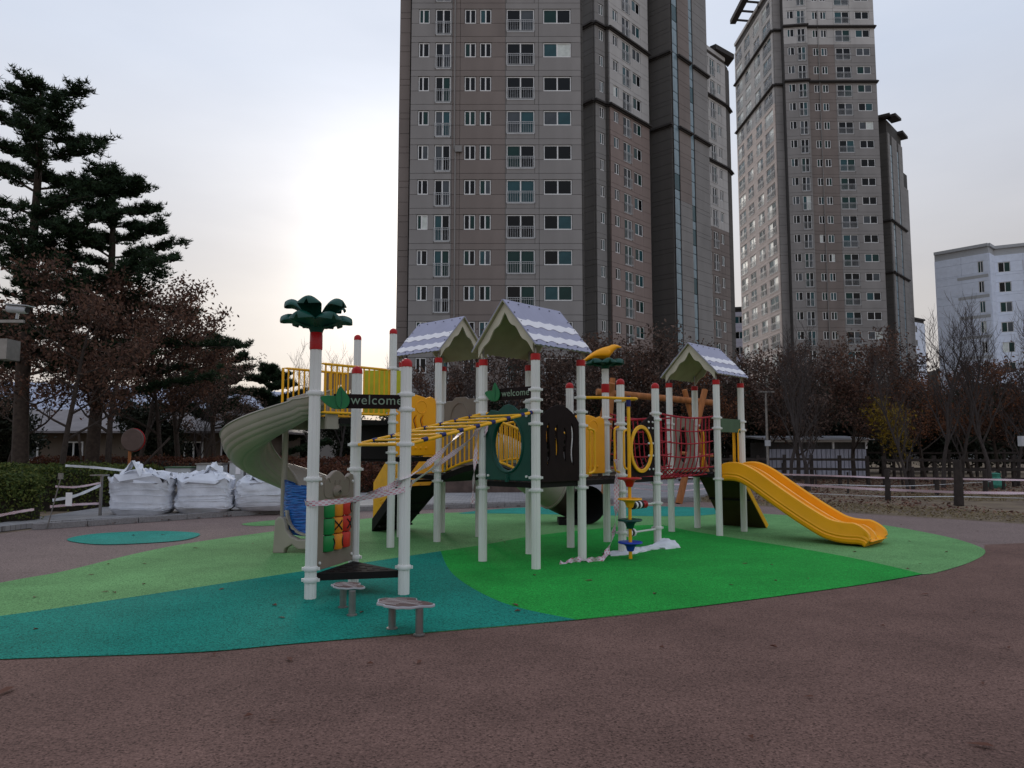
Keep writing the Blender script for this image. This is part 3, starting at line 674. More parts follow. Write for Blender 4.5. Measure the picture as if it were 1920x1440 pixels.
sh = empty('shed', (16.2, 33.2, 0), 'low white striped shed behind the dark wooden fence', 'shed')
sx0, sx1, sy = 13.9, 19.3, 40.5
part_prism('frame', [(sx0 + .05, sy + .05), (sx1 - .05, sy + .05), (sx1 - .05, sy + 3), (sx0 + .05, sy + 3)], 0, 2.0, MT['joint'], sh)
nb_ = 22
for i in range(nb_):
    xx = sx0 + (sx1 - sx0) * i / nb_; mb = MB(); mb.rbox(xx + .02, xx + (sx1 - sx0) / nb_ - .02, sy - .03, sy + .04, .1, 1.62); o = mb.build('wall_panel', MT['shed'], sh)
mb = MB()
for x in (sx0, sx0 + 1.8, sx0 + 3.6, sx1): mb.rbox(x - .05, x + .05, sy - .05, sy + .03, 1.64, 2.1)
mb.rbox(sx0 - .1, sx1 + .1, sy - .08, sy + .04, 2.0, 2.12); mb.build('window_posts', MT['frame'], sh)
mb = MB(); mb.add([(sx0 - .3, sy - .4, 2.12), (sx1 + .3, sy - .4, 2.12), (sx1 + .3, sy + 3.2, 2.3), (sx0 - .3, sy + 3.2, 2.3), (sx0 - .3, sy - .4, 2.2), (sx1 + .3, sy - .4, 2.2), (sx1 + .3, sy + 3.2, 2.4), (sx0 - .3, sy + 3.2, 2.4)], [(3, 2, 1, 0), (4, 5, 6, 7), (0, 1, 5, 4), (1, 2, 6, 5), (2, 3, 7, 6), (3, 0, 4, 7)]); mb.build('roof', MT['edge'], sh)

# ---------------------------------------------------------------- the playground climbing structure
PA = Vector((.691, .744)); PB = Vector((-.744, .691))
PO = dict(A=(-2.17, 8.13), B=(-1.2, 8.37), C=(-1.92, 9.13), F=(.323, 10.117), E=(-.421, 10.808), G=(1.014, 10.861), F2=(.27, 11.552),
          J=(1.704, 11.606), H=(.96, 12.296), K=(2.395, 12.35), I=(1.651, 13.04), Nn=(3.866, 13.973), Ln=(3.122, 14.664), O=(4.556, 14.717), Mn=(3.812, 15.408),
          D=(-1.307, 13.084), E2=(-.616, 13.828), D2=(-1.36, 14.519), S=(-2.051, 13.775), Rr=(-1.997, 12.34), Q=(-2.741, 13.031))
play = empty('climbing_structure', (.9, 12.0, 0), 'large white-posted playground climbing structure with roofs, bridges and slides', 'play structure')
DK = 1.15
def post_profile(r=.061, n=32):
    out = []
    for i in range(n):
        a = 2 * math.pi * i / n; k = r * (0.89 if i % 4 == 0 else 1.0); out.append((k * math.cos(a), k * math.sin(a)))
    return out
def post(key, top, cap, rings):
    x, y = PO[key]; mb = MB(); r = .063
    mb.prism([(x + a, y + b) for a, b in post_profile(r)], 0, top); o = mb.build('post', MT['white'], play, smooth=True)
    if cap == 'dome':
        m = MB(); m.lathe([(r + .003, -.015), (r + .003, .02)] + [((r + .003) * math.cos(t), .02 + (r) * math.sin(t)) for t in (R(20), R(40), R(60), R(80))], (x, y, top), 20); m.build('post_cap', MT['red'], o, smooth=True)
    elif cap == 'collar':
        m = MB(); m.lathe([(r + .005, -.075), (r + .005, .012), (r - .01, .018)], (x, y, top), 20); m.build('post_cap', MT['red'], o, smooth=True)
    for z in rings:
        m = MB(); m.lathe([(r + .002, -.026), (r + .010, -.024), (r + .016, -.012), (r + .016, .012), (r + .010, .024), (r + .002, .026)], (x, y, z), 20)
        for s_ in (1, -1): m.lathe([(.015, -.016), (.015, .016)], (x + s_ * (r + .022), y, z), 10)
        m.build('clamp', MT['clamp'], o, smooth=True)
    return o
HR, HD, HL, HT = 2.90, 2.63, 3.21, 3.55
post('A', 2.72, None, [.20, .32, 1.28, 2.22]); post('B', 2.55, 'dome', [.30, 1.66, 2.05, 2.22]); post('C', 2.55, 'dome', [.30, 1.36, 1.66])
for k, rg in dict(E=[1.05, 1.22, 2.12, 2.34], F=[1.05, 1.22, 1.95, 2.12, 2.28, 2.42], G=[1.05, 1.22, 1.95, 2.15, 2.36], F2=[1.05, 1.22, 2.15, 2.34]).items(): post(k, HR, 'collar', rg)
post('J', HD, 'dome', [.32, .95, 1.2, 1.92, 2.0, 2.36]); post('H', HD, 'dome', [1.05, 1.25, 2.1]); post('K', HD, 'dome', [.32, .72, 1.05, 1.2, 2.1, 2.2])
post('I', 3.05, None, [1.05, 1.22, 2.05, 2.15])
for k, rg in dict(Nn=[1.05, 2.0, 2.2], Ln=[1.05, 1.22, 2.1], Mn=[1.05, 1.22, 2.1], O=[1.05, 1.98, 2.15]).items(): post(k, HR, 'collar', rg)
for k, rg in dict(D=[1.05, 1.22, 1.9, 2.42], E2=[1.05, 1.22, 2.5], D2=[1.05, 1.3, 2.5], S=[1.05, 1.4, 2.5]).items(): post(k, HL, 'collar', rg)
post('Rr', HT, 'dome', [1.38, 1.55, 2.05, 2.2, 2.95]); post('Q', HT, 'dome', [1.38, 2.05, 2.95])

# decks
def deck(keys, z, name='deck', inset=.0):
    ps = [Vector(PO[k]) for k in keys]; c = sum(ps, Vector((0, 0))) / len(ps)
    poly = [tuple(p + (c - p).normalized() * .04) for p in ps]
    mb = MB(); mb.prism(poly, z - .075, z); o = mb.build(name, MT['black'], play)
    # rows of drainage slots, as raised rubber pads
    a = (ps[1] - ps[0]); b = (ps[-1] - ps[0]); g = MB()
    for i in range(6):
        for j in range(6):
            u, v = .14 + i * .145, .14 + j * .145
            if len(ps) == 3 and u + v > .86: continue
            p = ps[0] + a * u + b * v; M = Matrix.Translation((p.x, p.y, z)) @ Matrix.Rotation(math.atan2(a.y, a.x), 4, 'Z')
            g.rbox(-.045, .045, -.018, .018, 0, .004, M)
    g.build('grip_pad', MT['dbrown'], o)
for ks in (('E', 'F', 'G', 'F2'), ('F2', 'G', 'J', 'H'), ('H', 'J', 'K', 'I'), ('Ln', 'Nn', 'O', 'Mn'), ('D', 'E2', 'D2', 'S')): deck(ks, DK)
deck(('Rr', 'D', 'S', 'Q'), 1.47)
deck(('A', 'B', 'C'), .26)
PO['Ra'] = tuple(Vector(PO['Rr']) - PA * 1.02); PO['Qa'] = tuple(Vector(PO['Q']) - PA * 1.02)
deck(('Rr', 'Q', 'Qa', 'Ra'), 2.08)

def FR(a, b, z=0, off=0): return frame2(PO[a], PO[b], z, off)
def SL(a, b): return math.dist(PO[a], PO[b])
def bolts(a, b, zs, xs, par, off=.03, m='clamp'):
    M = FR(a, b, 0, off)
    for z in zs:
        for x in xs:
            mb = MB(); mb.lathe([(.018, -.01), (.018, .008), (.010, .016)], (0, 0, 0), 10, M @ Matrix.Translation((x, z, 0))); mb.build('bolt', MT[m], par, smooth=True)
# E-F green panel with the big oval hole and scalloped top
l = SL('E', 'F'); a0_, b0_ = .075, l - .075
out = [(a0_, 0), (b0_, 0), (b0_, .93), (b0_ - .1, 1.0), (b0_ - .2, .985), (b0_ - .24, .97)] + [(b0_ - .24 - (b0_ - a0_ - .48) * t, .97 + .10 * math.sin(math.pi * t)) for t in (.15, .3, .5, .7, .85)] + [(a0_ + .24, .97), (a0_ + .2, .985), (a0_ + .1, 1.0), (a0_, .93)]
pn = plate('side_panel', [out, oval(l / 2, .50, .265, .36)], .045, FR('E', 'F', 1.17), MT['dgreen'], play, .01)
rim = MB(); M = FR('E', 'F', 1.17, .02); rim.tube([M @ Vector((x, y, 0)) for x, y in oval(l / 2, .50, .29, .385, 40)], .022, 8, closed=True); rim.build('rim', MT['dgreen'], pn, smooth=True)
bolts('E', 'F', (1.23, 2.06), (.14, l - .14), pn, .035)
mb = MB(); mb.tube([M @ Vector((l / 2, y, .01)) for y in (-.02, .09)], .03, 8); mb.build('bracket', MT['dgreen'], pn, smooth=True)
# F-G dark brown arch panel with slots
l = SL('F', 'G')
def slot(cx, y0, y1, w=.028, bend=.02):
    n = 9; L_ = []; R_ = []
    for i in range(n):
        t = i / (n - 1); c = cx + bend * math.sin(t * 2 * math.pi) + bend * 1.6 * (t - .5); y = y0 + (y1 - y0) * t
        ww = w * math.sqrt(max(.05, 1 - abs(2 * t - 1) ** 6)); L_.append((c - ww, y)); R_.append((c + ww, y))
    return L_ + R_[::-1]
arch = [(.07, .0), (l - .07, 0), (l - .07, .84)] + [(l - .07 - (l - .14) * t, .84 + .24 * math.sin(math.pi * t) ** .8) for t in (.08, .18, .3, .42, .5, .58, .7, .82, .92)] + [(.07, .84)]
pn = plate('side_panel', [arch, slot(.25, .22, .82), slot(.43, .32, .80), slot(.62, .28, .76, bend=-.02), slot(.79, .22, .83, bend=-.02)], .03, FR('F', 'G', 1.15), MT['dbrown'], play, .006)
# J-K dark panel, peaked, with a yellow ring
l = SL('J', 'K')
out = [(.07, 0), (l - .07, 0), (l - .07, .97), (l - .16, .99), (.07, .62)]
pn = plate('side_panel', [out, oval(l / 2 + .02, .44, .27, .33)], .03, FR('J', 'K', 1.17), MT['dbrown'], play, .006)
plate('ring', [oval(l / 2 + .02, .44, .325, .385, 40), oval(l / 2 + .02, .44, .265, .325, 40)], .03, FR('J', 'K', 1.17, .031), MT['yellow'], pn, .008)
bolts('J', 'K', (1.28, 1.5, 1.7, 1.95, 2.05), (l - .13, l - .25), pn, .02, 'clamp')
# moulded elephant boards
def elephant(a, b, z, m, h=1.0, flip=False, slots=True, trunk=False):
    l = SL(a, b); w = l - .13
    pts = [(0, 0), (1, 0), (1, .88), (.97, .95), (.86, .985), (.74, .955), (.66, .975), (.50, 1.0), (.34, .99), (.26, .955), (.14, .985), (.03, .95), (0, .88)]
    if flip: pts = [(1 - x, y) for x, y in pts][::-1]
    lo = [(.065 + x * w, y * h) for x, y in pts]
    loops = [lo]
    if slots: loops += [slot(.065 + w * (.30 + .17 * i), .36 * h, .66 * h, .022, .03) for i in range(3)]
    pn = plate('side_panel', loops, .05, FR(a, b, z), MT[m], play, .014)
    for k in range(5):
        t = MB(); M = FR(a, b, z, .025) @ Matrix.Translation((.065 + w * (.22 + .13 * k), .12 * h, 0)); t.lathe([(.03, -.01), (.026, .006), (.012, .014)], (0, 0, 0), 12, M); t.build('stud', MT[m], pn, smooth=True)
    t = MB(); M = FR(a, b, z, .022)
    t.tube([M @ Vector((x, y, 0)) for x, y in oval(.065 + w * .62, .80 * h, .12, .11, 24)], .012, 6, closed=True)
    t.tube([M @ Vector((x, y, 0)) for x, y in oval(.065 + w * .30, .77 * h, .07, .08, 20)], .010, 6, closed=True)
    t.build('moulding', MT[m], pn, smooth=True)
    return pn
elephant('Rr', 'D', 1.50, 'yplast', 1.04); elephant('H', 'I', 1.19, 'yplast', 1.0, slots=False)
l = SL('D2', 'E2'); w = l - .13
pts = [(0, 0), (1, 0), (1, .9), (.93, .97), (.75, .97), (.68, 1.0), (.35, 1.0), (.26, .95), (.08, .95), (0, .9)]
pn = plate('side_panel', [[(.065 + x * w, y * 1.3) for x, y in pts], oval(.065 + w * .28, .33, .06, .07, 16), oval(.065 + w * .72, .38, .05, .07, 16)], .05, FR('D2', 'E2', 1.30), MT['taupe'], play, .014)
t = MB(); M = FR('D2', 'E2', 1.30, .022); t.tube([M @ Vector((x, y, 0)) for x, y in oval(l / 2, .86, .25, .33, 28)], .02, 6, closed=True); t.build('moulding', MT['taupe'], pn, smooth=True)
l = SL('Ln', 'Mn'); w = l - .13
plate('side_panel', [[(.065 + x * w, y * 1.1) for x, y in [(0, 0), (1, 0), (1, .93), (.9, .97), (.78, .94), (.7, .97), (.5, 1.0), (.3, .97), (.22, .94), (.1, .97), (0, .93)]], oval(l / 2, .52, .20, .36, 28)], .05, FR('Ln', 'Mn', 1.17), MT['taupe'], play, .014)
# yellow-green board at the top left and its rails
PO['T1'] = (-2.55, 13.0)
pn = plate('side_panel', [[(0.12, 0), (.78, 0), (.78, .80), (.12, .80)], [(.38, .12), (.46, .12), (.46, .30), (.38, .30)], [(.52, .12), (.60, .12), (.60, .22), (.52, .22)]], .02, frame2(PO['Q'], tuple(Vector(PO['Q']) + Vector((.8, .1))), 2.20), MT['lime'], play, .003)
PO['T2'] = (-3.3, 12.75)
plate('side_panel', [[(0, 0), (.62, 0), (.62, .72), (0, .72)], [(.22, .3), (.30, .3), (.30, .5), (.22, .5)], [(.36, .3), (.44, .3), (.44, .42), (.36, .42)]], .02, frame2((-3.22, 12.72), (-2.70, 12.95), 2.22), MT['taupe'], play, .003)
for a, b, z in (('Q', 'Rr', 1.47),):
    l = SL(a, b); plate('riser_panel', [[(.0, 0), (l, 0), (l, .62), (0, .62)]], .03, FR(a, b, z - .03), MT['black'], play, .004)
def railing(P, Q, z0, z1, n, r=.021, rb=.014, arc=0., z0b=None, z1b=None, corner=True):
    P = Vector((*P, 0)); Q = Vector((*Q, 0)); z0b = z0 if z0b is None else z0b; z1b = z1 if z1b is None else z1b
    def pt(t, lo): 
        base = (z0 + (z0b - z0) * t) if lo else (z1 + (z1b - z1) * t)
        p = P.lerp(Q, t); return Vector((p.x, p.y, base + arc * math.sin(math.pi * t)))
    fr = MB(); lo = [pt(i / 16, True) for i in range(17)]; hi = [pt(i / 16, False) for i in range(17)]
    loop = lo + hi[::-1]; fr.tube(loop, r, 8, closed=True)
    o = fr.build('guard_rail', MT['yellow'], play, smooth=True)
    for i in range(1, n + 1):
        t = i / (n + 1); b = MB(); b.tube([pt(t, True), pt(t, False)], rb, 6, cap=False); b.build('baluster', MT['yellow'], o, smooth=True)
    return o
Rv, Qv = Vector(PO['Rr']), Vector(PO['Q'])
railing(Rv - PA * .07, Rv - PA * 1.38, 2.17, 2.92, 12); railing(Qv - PA * .07, Qv - PA * 1.42, 2.17, 2.92, 13)
# arched bridge D/E2 -> F2/H
def bridge():
    Dv, Hv = Vector(PO['D']), Vector(PO['F2']); E2v, H2v = Vector(PO['E2']), Vector(PO['H'])
    rows = 14; mb = MB(); vs = []
    for i in range(rows + 1):
        t = i / rows; z = 1.13 + .24 * math.sin(math.pi * t)
        p = Dv.lerp(Hv, t) + PA * .07; q = E2v.lerp(H2v, t) - PA * .07
        vs += [(p.x, p.y, z - .1), (q.x, q.y, z - .1), (q.x, q.y, z), (p.x, p.y, z)]
    fs = []
    for i in range(rows):
        b = i * 4; c = b + 4; fs += [(b, b + 1, c + 1, c), (b + 1, b + 2, c + 2, c + 1), (b + 2, b + 3, c + 3, c + 2), (b + 3, b, c, c + 3)]
    fs += [(0, 3, 2, 1), (rows * 4, rows * 4 + 1, rows * 4 + 2, rows * 4 + 3)]
    mb.add(vs, fs); mb.build('bridge_deck', MT['black'], play)
    railing(Dv + PA * .05 + (Hv - Dv).normalized() * .08, Hv + PA * .05 - (Hv - Dv).normalized() * .08, 1.2, 1.85, 17, arc=.24)
    railing(E2v - PA * .05, H2v - PA * .05, 1.2, 1.85, 17, arc=.24)
bridge()

# stairs at the back left, climbing towards the camera
st_top = (Vector(PO['S']), Vector(PO['D2'])); 
def stairs():
    tl, tr = Vector((*PO['S'], 1.12)) + Vector((.04, .05, 0)), Vector((*PO['D2'], 1.12)) - Vector((.04, .05, 0))
    bl, br = Vector((-2.73, 14.75, 0)), Vector((-2.18, 15.25, 0))
    for P, Q, m in ((bl, tl, 'black'), (br, tr, 'black')):
        mb = MB(); h = Vector((0, 0, .24)); w = (br - bl).normalized() * .03
        q = [P, Q - h * 1.0, Q, P + h]
        mb.add([a - w for a in q] + [a + w for a in q], [(0, 1, 2, 3), (7, 6, 5, 4), (0, 4, 5, 1), (1, 5, 6, 2), (2, 6, 7, 3), (3, 7, 4, 0)]); mb.build('stringer', MT[m], play)
    for i in range(5):
        t = (i + .6) / 5; a = bl.lerp(tl, t); b = br.lerp(tr, t)
        s = MB(); d = (b - a).normalized(); f = Vector((-d.y, d.x, 0)) * .13
        s.add([a - f, b - f, b + f, a + f, a - f - Vector((0, 0, .04)), b - f - Vector((0, 0, .04)), b + f - Vector((0, 0, .04)), a + f - Vector((0, 0, .04))], [(0, 1, 2, 3), (7, 6, 5, 4), (0, 4, 5, 1), (1, 5, 6, 2), (2, 6, 7, 3), (3, 7, 4, 0)]); s.build('tread', MT['black'], play)
    s = MB(); z_ = Vector((0, 0, -.20)); s.add([bl + z_ * 0 + Vector((0, 0, .02)), br + Vector((0, 0, .02)), tr + z_, tl + z_], [(0, 1, 2, 3)])
    s.add([bl + Vector((0, 0, .0)), br, tr + z_ * 1.1, tl + z_ * 1.1], [(3, 2, 1, 0)]); s.build('stair_back', MT['black'], play)
    # yellow side boards with cut flowers
    for P, Q in ((bl, tl), (br, tr)):
        L_ = (Vector((Q.x, Q.y)) - Vector((P.x, P.y))).length
        M = frame2((P.x, P.y), (Q.x, Q.y), 0)
        def at(t, dz): return (L_ * t, Q.z * t + dz)
        loops = [[at(0, .05), at(1, .05), at(1, .72), at(.92, .82), at(.25, .92), (0, .95)]]
        for t, dz in ((.2, .55), (.45, .35), (.6, .6), (.75, .3), (.88, .55), (.3, .25)):
            cx, cy = at(t, dz)
            for k in range(5):
                an = k * 2 * math.pi / 5; loops.append(oval(cx + .045 * math.cos(an), cy + .045 * math.sin(an), .018, .018, 8))
        plate('stair_side', loops, .02, M, MT['yellow'], play, .002)
stairs()

# climbing ramp behind the right deck
def ramp():
    tl, tr = Vector((*PO['Mn'], 1.13)), Vector((*PO['O'], 1.13)); bl, br = Vector((4.52, 15.98, .0)), Vector((5.22, 15.36, .0))
    tl += (tr - tl) * .07; tr -= (tr - tl) * .07
    w = (br - bl).normalized(); dn = Vector((0, 0, -.05)) - Vector((*PA, 0)) * .02
    mb = MB(); mb.add([bl, br, tr, tl, bl + dn * .0 + Vector((-.04, -.04, 0)), br + Vector((-.04, -.04, 0)), tr + Vector((-.04, -.04, -.03)), tl + Vector((-.04, -.04, -.03))], [(0, 1, 2, 3), (7, 6, 5, 4), (0, 4, 5, 1), (1, 5, 6, 2), (2, 6, 7, 3), (3, 7, 4, 0)])
    o = mb.build('climbing_ramp', MT['ramp'], play)
    for a, b in ((bl, tl), (br, tr)):
        s = MB(); s.bar(a + Vector((0, 0, .03)), b, .035, .09); s.build('ramp_edge', MT['yellow'] if a is br else MT['black'], o)
    s = MB(); s.bar(bl.lerp(tl, .52) + Vector((-.06, -.06, 0)), br.lerp(tr, .52) + Vector((-.06, -.06, 0)), .04, .04); s.build('cross_bar', MT['black'], o)
    for t in (.25, .42, .62, .8):
        s = MB(); s.bar(bl.lerp(tl, t) + Vector((.03, .03, .02)), br.lerp(tr, t) + Vector((.03, .03, .02)), .04, .03); s.build('foot_bar', MT['yellow'], o)
ramp()

# gable roofs
def roof(keys, ridge, zpost, zr, ze, over=.13, hw=.62):
    ps = [Vector(PO[k]) for k in keys]; c = sum(ps, Vector((0, 0))) / 4; rd = Vector(ridge).normalized(); sd = Vector((rd.y, -rd.x)); hl = .5075 + over
    ro = bpy.data.objects.new('roof', None)
    def P(u, s, z): p = c + rd * u + sd * s; return Vector((p.x, p.y, z))
    first = None
    for sgn in (1, -1):
        n = 24; top = []; bot = []
        for i in range(n + 1):
            u = -hl + 2 * hl * i / n; wv = .012 * math.sin(i * math.pi * .9)
            top.append(P(u, 0, zr)); bot.append(P(u, sgn * (hw + wv), ze - wv))
        nr = (P(0, sgn * hw, ze) - P(0, 0, zr)).cross(Vector((*rd, 0))).normalized()
        if nr.z < 0: nr = -nr
        def slab(tp, bt, m, o0, o1, name, par):
            k = len(tp); vs = [p + nr * o0 for p in tp] + [p + nr * o0 for p in bt] + [p + nr * o1 for p in tp] + [p + nr * o1 for p in bt]
            fs = []
            for i in range(k - 1): fs += [(i, i + 1, k + i + 1, k + i), (2 * k + i, 3 * k + i, 3 * k + i + 1, 2 * k + i + 1), (k + i, k + i + 1, 3 * k + i + 1, 3 * k + i), (i, 2 * k + i, 2 * k + i + 1, i + 1)]
            fs += [(0, k, 3 * k, 2 * k), (k - 1, 3 * k - 1, 4 * k - 1, 2 * k - 1)]
            q = MB(); q.add(vs, fs); return q.build(name, m, par)
        o = slab(top, bot, MT['slate'], .0, .014, 'roof_slope', play)
        slab(top, bot, MT['olive'], -.012, -.002, 'lining', o)
        for (t0, t1) in ((.42, .59), (.74, .90)):
            aa = []; bb = []
            nz_ = 40
            for i in range(nz_ + 1):
                f = i / nz_; p0_ = P(-hl + 2 * hl * f, 0, zr); p1_ = P(-hl + 2 * hl * f, sgn * hw, ze)
                j0 = .035 * abs(math.sin(i * .43)) + .012 * ((i * 3) % 4) / 4; j1 = .022 * math.sin(i * .75 + 1)
                aa.append(p0_.lerp(p1_, t0 + j0)); bb.append(p0_.lerp(p1_, t1 + j1))
            slab(aa, bb, MT['snow'], .016, .020, 'white_stripe', o)
        for f in (.05, .22, .4, .58, .76, .95):
            for t in (.07, .93):
                p = P(-hl + 2 * hl * f, 0, zr).lerp(P(-hl + 2 * hl * f, sgn * hw, ze), t) + nr * .014
                q = MB(); q.lathe([(.014, 0), (.012, .008)], tuple(p), 8); q.build('screw', MT['ink'], o)
        for f in (-1, 1):
            for t in (.3, .5, .7):
                p = P(f * (hl - .04), 0, zr).lerp(P(f * (hl - .04), sgn * hw, ze), t) + nr * .014
                q = MB(); q.lathe([(.014, 0), (.012, .008)], tuple(p), 8); q.build('screw', MT['ink'], o)
        # scalloped barge boards at both gable ends
        for f in (-1, 1):
            aa = []; bb = []
            for i in range(17):
                t = i / 16 * .86; w = .055 + .055 * math.sin(t * 9.0) ** 2 * (1 - .4 * t) + .03 * (1 - t)
                p = P(f * (hl - .06), sgn * hw * t, zr + (ze - zr) * t - .03); aa.append(p); bb.append(p + Vector((0, 0, -w - .06)))
            k = 17; off = Vector((*rd, 0)) * .012
            vs = [p - off for p in aa] + [p - off for p in bb] + [p + off for p in aa] + [p + off for p in bb]; fs = []
            for i in range(k - 1): fs += [(i, i + 1, k + i + 1, k + i), (2 * k + i, 3 * k + i, 3 * k + i + 1, 2 * k + i + 1), (k + i, k + i + 1, 3 * k + i + 1, 3 * k + i), (i, 2 * k + i, 2 * k + i + 1, i + 1)]
            q = MB(); q.add(vs, fs); q.build('barge_board', MT['cream'], o)
    for k in keys:
        x, y = PO[k]; q = MB(); s = abs((Vector(PO[k]) - c).dot(sd)); zt_ = zr + (ze - zr) * s / hw
        q.tube([(x, y, zpost), (x, y, zt_)], .014, 8); q.build('roof_bracket', MT['steel'], play)
roof(('E', 'F', 'G', 'F2'), PA, HR, 3.72, 3.02); roof(('D', 'E2', 'D2', 'S'), PB, HL, 4.02, 3.33); roof(('Ln', 'Nn', 'O', 'Mn'), PA, HR, 3.66, 3.02)

# welcome signs
def sign(a, b, z, h, size):
    l = SL(a, b); M = FR(a, b, z)
    o = plate('name_board', [[(.20, 0), (l - .06, 0), (l - .06, h), (.20, h)]], .022, M, MT['dbrown'], play, .003)
    k = h / .16
    lf = plate('leaf', [cat2([(.06, .12 * k), (.12, .04 * k), (.22, -.01 * k), (.34, .01 * k), (.30, .10 * k), (.18, .14 * k)], 5)], .016, FR(a, b, z, .020), MT['leafgreen'], o, .004)
    plate('leaf', [cat2([(.24, .03 * k), (.30, -.01 * k), (.36, .03 * k), (.37, .11 * k), (.31, .20 * k), (.27, .24 * k), (.225, .15 * k)], 5)], .016, FR(a, b, z, .036), MT['leafgreen'], o, .004)
    v = MB(); M2 = FR(a, b, z, .046); v.tube([M2 @ Vector(p) for p in ((.28, .01 * k, 0), (.29, .1 * k, 0), (.28, .2 * k, 0))], .003, 5); v.build('leaf_vein', MT['dgreen'], o)
    text_mesh('lettering', 'welcome', size, FR(a, b, z, .012) @ Matrix.Translation((.385, h * .30, 0)), MT['letter'], o)
sign('A', 'B', 2.055, .16, .148); sign('E', 'F', 2.30, .17, .135)
o = plate('name_board', [[(.06, 0), (SL('Nn', 'O') - .06, 0), (SL('Nn', 'O') - .06, .26), (.06, .26)]], .022, FR('Nn', 'O', 1.93), MT['signgreen'], play, .004)

# flower on post A
fx, fy = PO['A']; fl = MB()
mb = MB(); mb.lathe([(.068, 0), (.070, .02), (.068, .19), (.064, .195)], (fx, fy, 2.70), 20); mb.build('flower_collar', MT['red'], play, smooth=True)
def petal(name, c, ang, L_, W, rise, droop, m, par, z):
    n, k = 12, 8; vs = []; 
    for sgn in (1, -1):
        for i in range(n + 1):
            t = i / n; w = W * (.42 + .58 * min(1, t * 1.7) ** .8) * math.sqrt(max(.02, 1 - max(0, (t - .72) / .285) ** 2.2)) ; r = .05 + L_ * t
            h = rise * math.sin(min(1, t * 1.25) * math.pi / 2) - droop * max(0, t - .60) ** 2 * 6
            for j in range(k + 1):
                s = 2 * j / k - 1; th = .026 * (1 - s * s) * (1 - .75 * t ** 4) + .006
                curl = .034 * (s * s) * (1 if t > .2 else t * 5)
                nd = -.015 * max(0, t - .8) * 5 * (1 - abs(s)) ** 2
                rr = r + nd
                x = rr * math.cos(ang) - s * w * math.sin(ang); y = rr * math.sin(ang) + s * w * math.cos(ang)
                vs.append((c[0] + x, c[1] + y, z + h - curl + sgn * th + .010 * math.cos(s * math.pi)))
    fs = []; S = (n + 1) * (k + 1)
    for i in range(n):
        for j in range(k):
            a = i * (k + 1) + j; b = a + 1; c_ = a + k + 2; d = a + k + 1; fs += [(a, b, c_, d), (S + d, S + c_, S + b, S + a)]
    for i in range(n):
        a = i * (k + 1); d = a + k + 1; fs += [(a, d, S + d, S + a)]; a += k; d += k; fs += [(d, a, S + a, S + d)]
    for j in range(k):
        a = j; fs += [(a + 1, a, S + a, S + a + 1)]; a = n * (k + 1) + j; fs += [(a, a + 1, S + a + 1, S + a)]
    q = MB(); q.add(vs, fs); me = q.mesh(name, m, True, root_loc(par)); 
    o = link_mesh(name, me, par); smooth_mesh(me, 80); return o
mb = MB(); mb.lathe([(.066, 0), (.075, .03), (.10, .08), (.13, .12), (.11, .15), (.03, .16)], (fx, fy, 2.885), 20); hub = mb.build('flower', MT['dgreen'], play, smooth=True)
for i in range(6): petal('petal', (fx, fy), R(12 + 60 * i), .34, .14, .10, .02, MT['dgreen'], hub, 2.96)
for i in range(5): petal('petal', (fx, fy), R(50 + 72 * i), .30, .13, .205, .02, MT['dgreen'], hub, 3.02)
# flower with yellow bird on post I
ix, iy = PO['I']
mb = MB(); mb.lathe([(.070, 0), (.072, .01), (.072, .15), (.066, .155)], (ix, iy, 2.60), 20); mb.build('post_band', MT['red'], play, smooth=True)
mb = MB(); mb.lathe([(.066, 0), (.08, .04), (.14, .12), (.16, .15), (.05, .17)], (ix, iy, 3.02), 20); hub = mb.build('flower', MT['dgreen'], play, smooth=True)
for i in range(7): petal('petal', (ix, iy), R(20 + 51.4 * i), .30, .135, .06, .01, MT['dgreen'], hub, 3.10)
def blob(name, secs, m, par, seg=14):
    "sections: (centre, rx(side), rz) along x axis swept"
    vs = []
    for (c, ry, rz_) in secs:
        for k in range(seg):
            a = 2 * math.pi * k / seg; vs.append((c[0], c[1] + ry * math.cos(a), c[2] + rz_ * math.sin(a)))
    fs = [(i * seg + k, (i + 1) * seg + k, (i + 1) * seg + (k + 1) % seg, i * seg + (k + 1) % seg) for i in range(len(secs) - 1) for k in range(seg)]
    fs += [tuple(range(seg)), tuple((len(secs) - 1) * seg + k for k in range(seg - 1, -1, -1))]
    q = MB(); q.add(vs, fs); o = q.build(name, m, par, smooth=True); return o
bz = 3.27
bird = blob('bird', [((ix - .42, iy, bz - .12), .03, .015), ((ix - .36, iy, bz - .09), .05, .03), ((ix - .26, iy, bz - .03), .075, .05), ((ix - .16, iy, bz + .005), .10, .08), ((ix - .04, iy, bz + .03), .12, .105), ((ix + .06, iy, bz + .05), .12, .11), ((ix + .12, iy, bz + .10), .10, .085), ((ix + .17, iy, bz + .135), .075, .055), ((ix + .22, iy, bz + .15), .045, .03), ((ix + .29, iy, bz + .14), .010, .008)], MT['yplast'], play)
q = MB(); blob('wing', [((ix - .22, iy - .10, bz - .01), .01, .02), ((ix - .10, iy - .125, bz + .02), .02, .05), ((ix + .03, iy - .13, bz + .03), .02, .06), ((ix + .08, iy - .12, bz + .03), .01, .03)], MT['yplast'], bird)

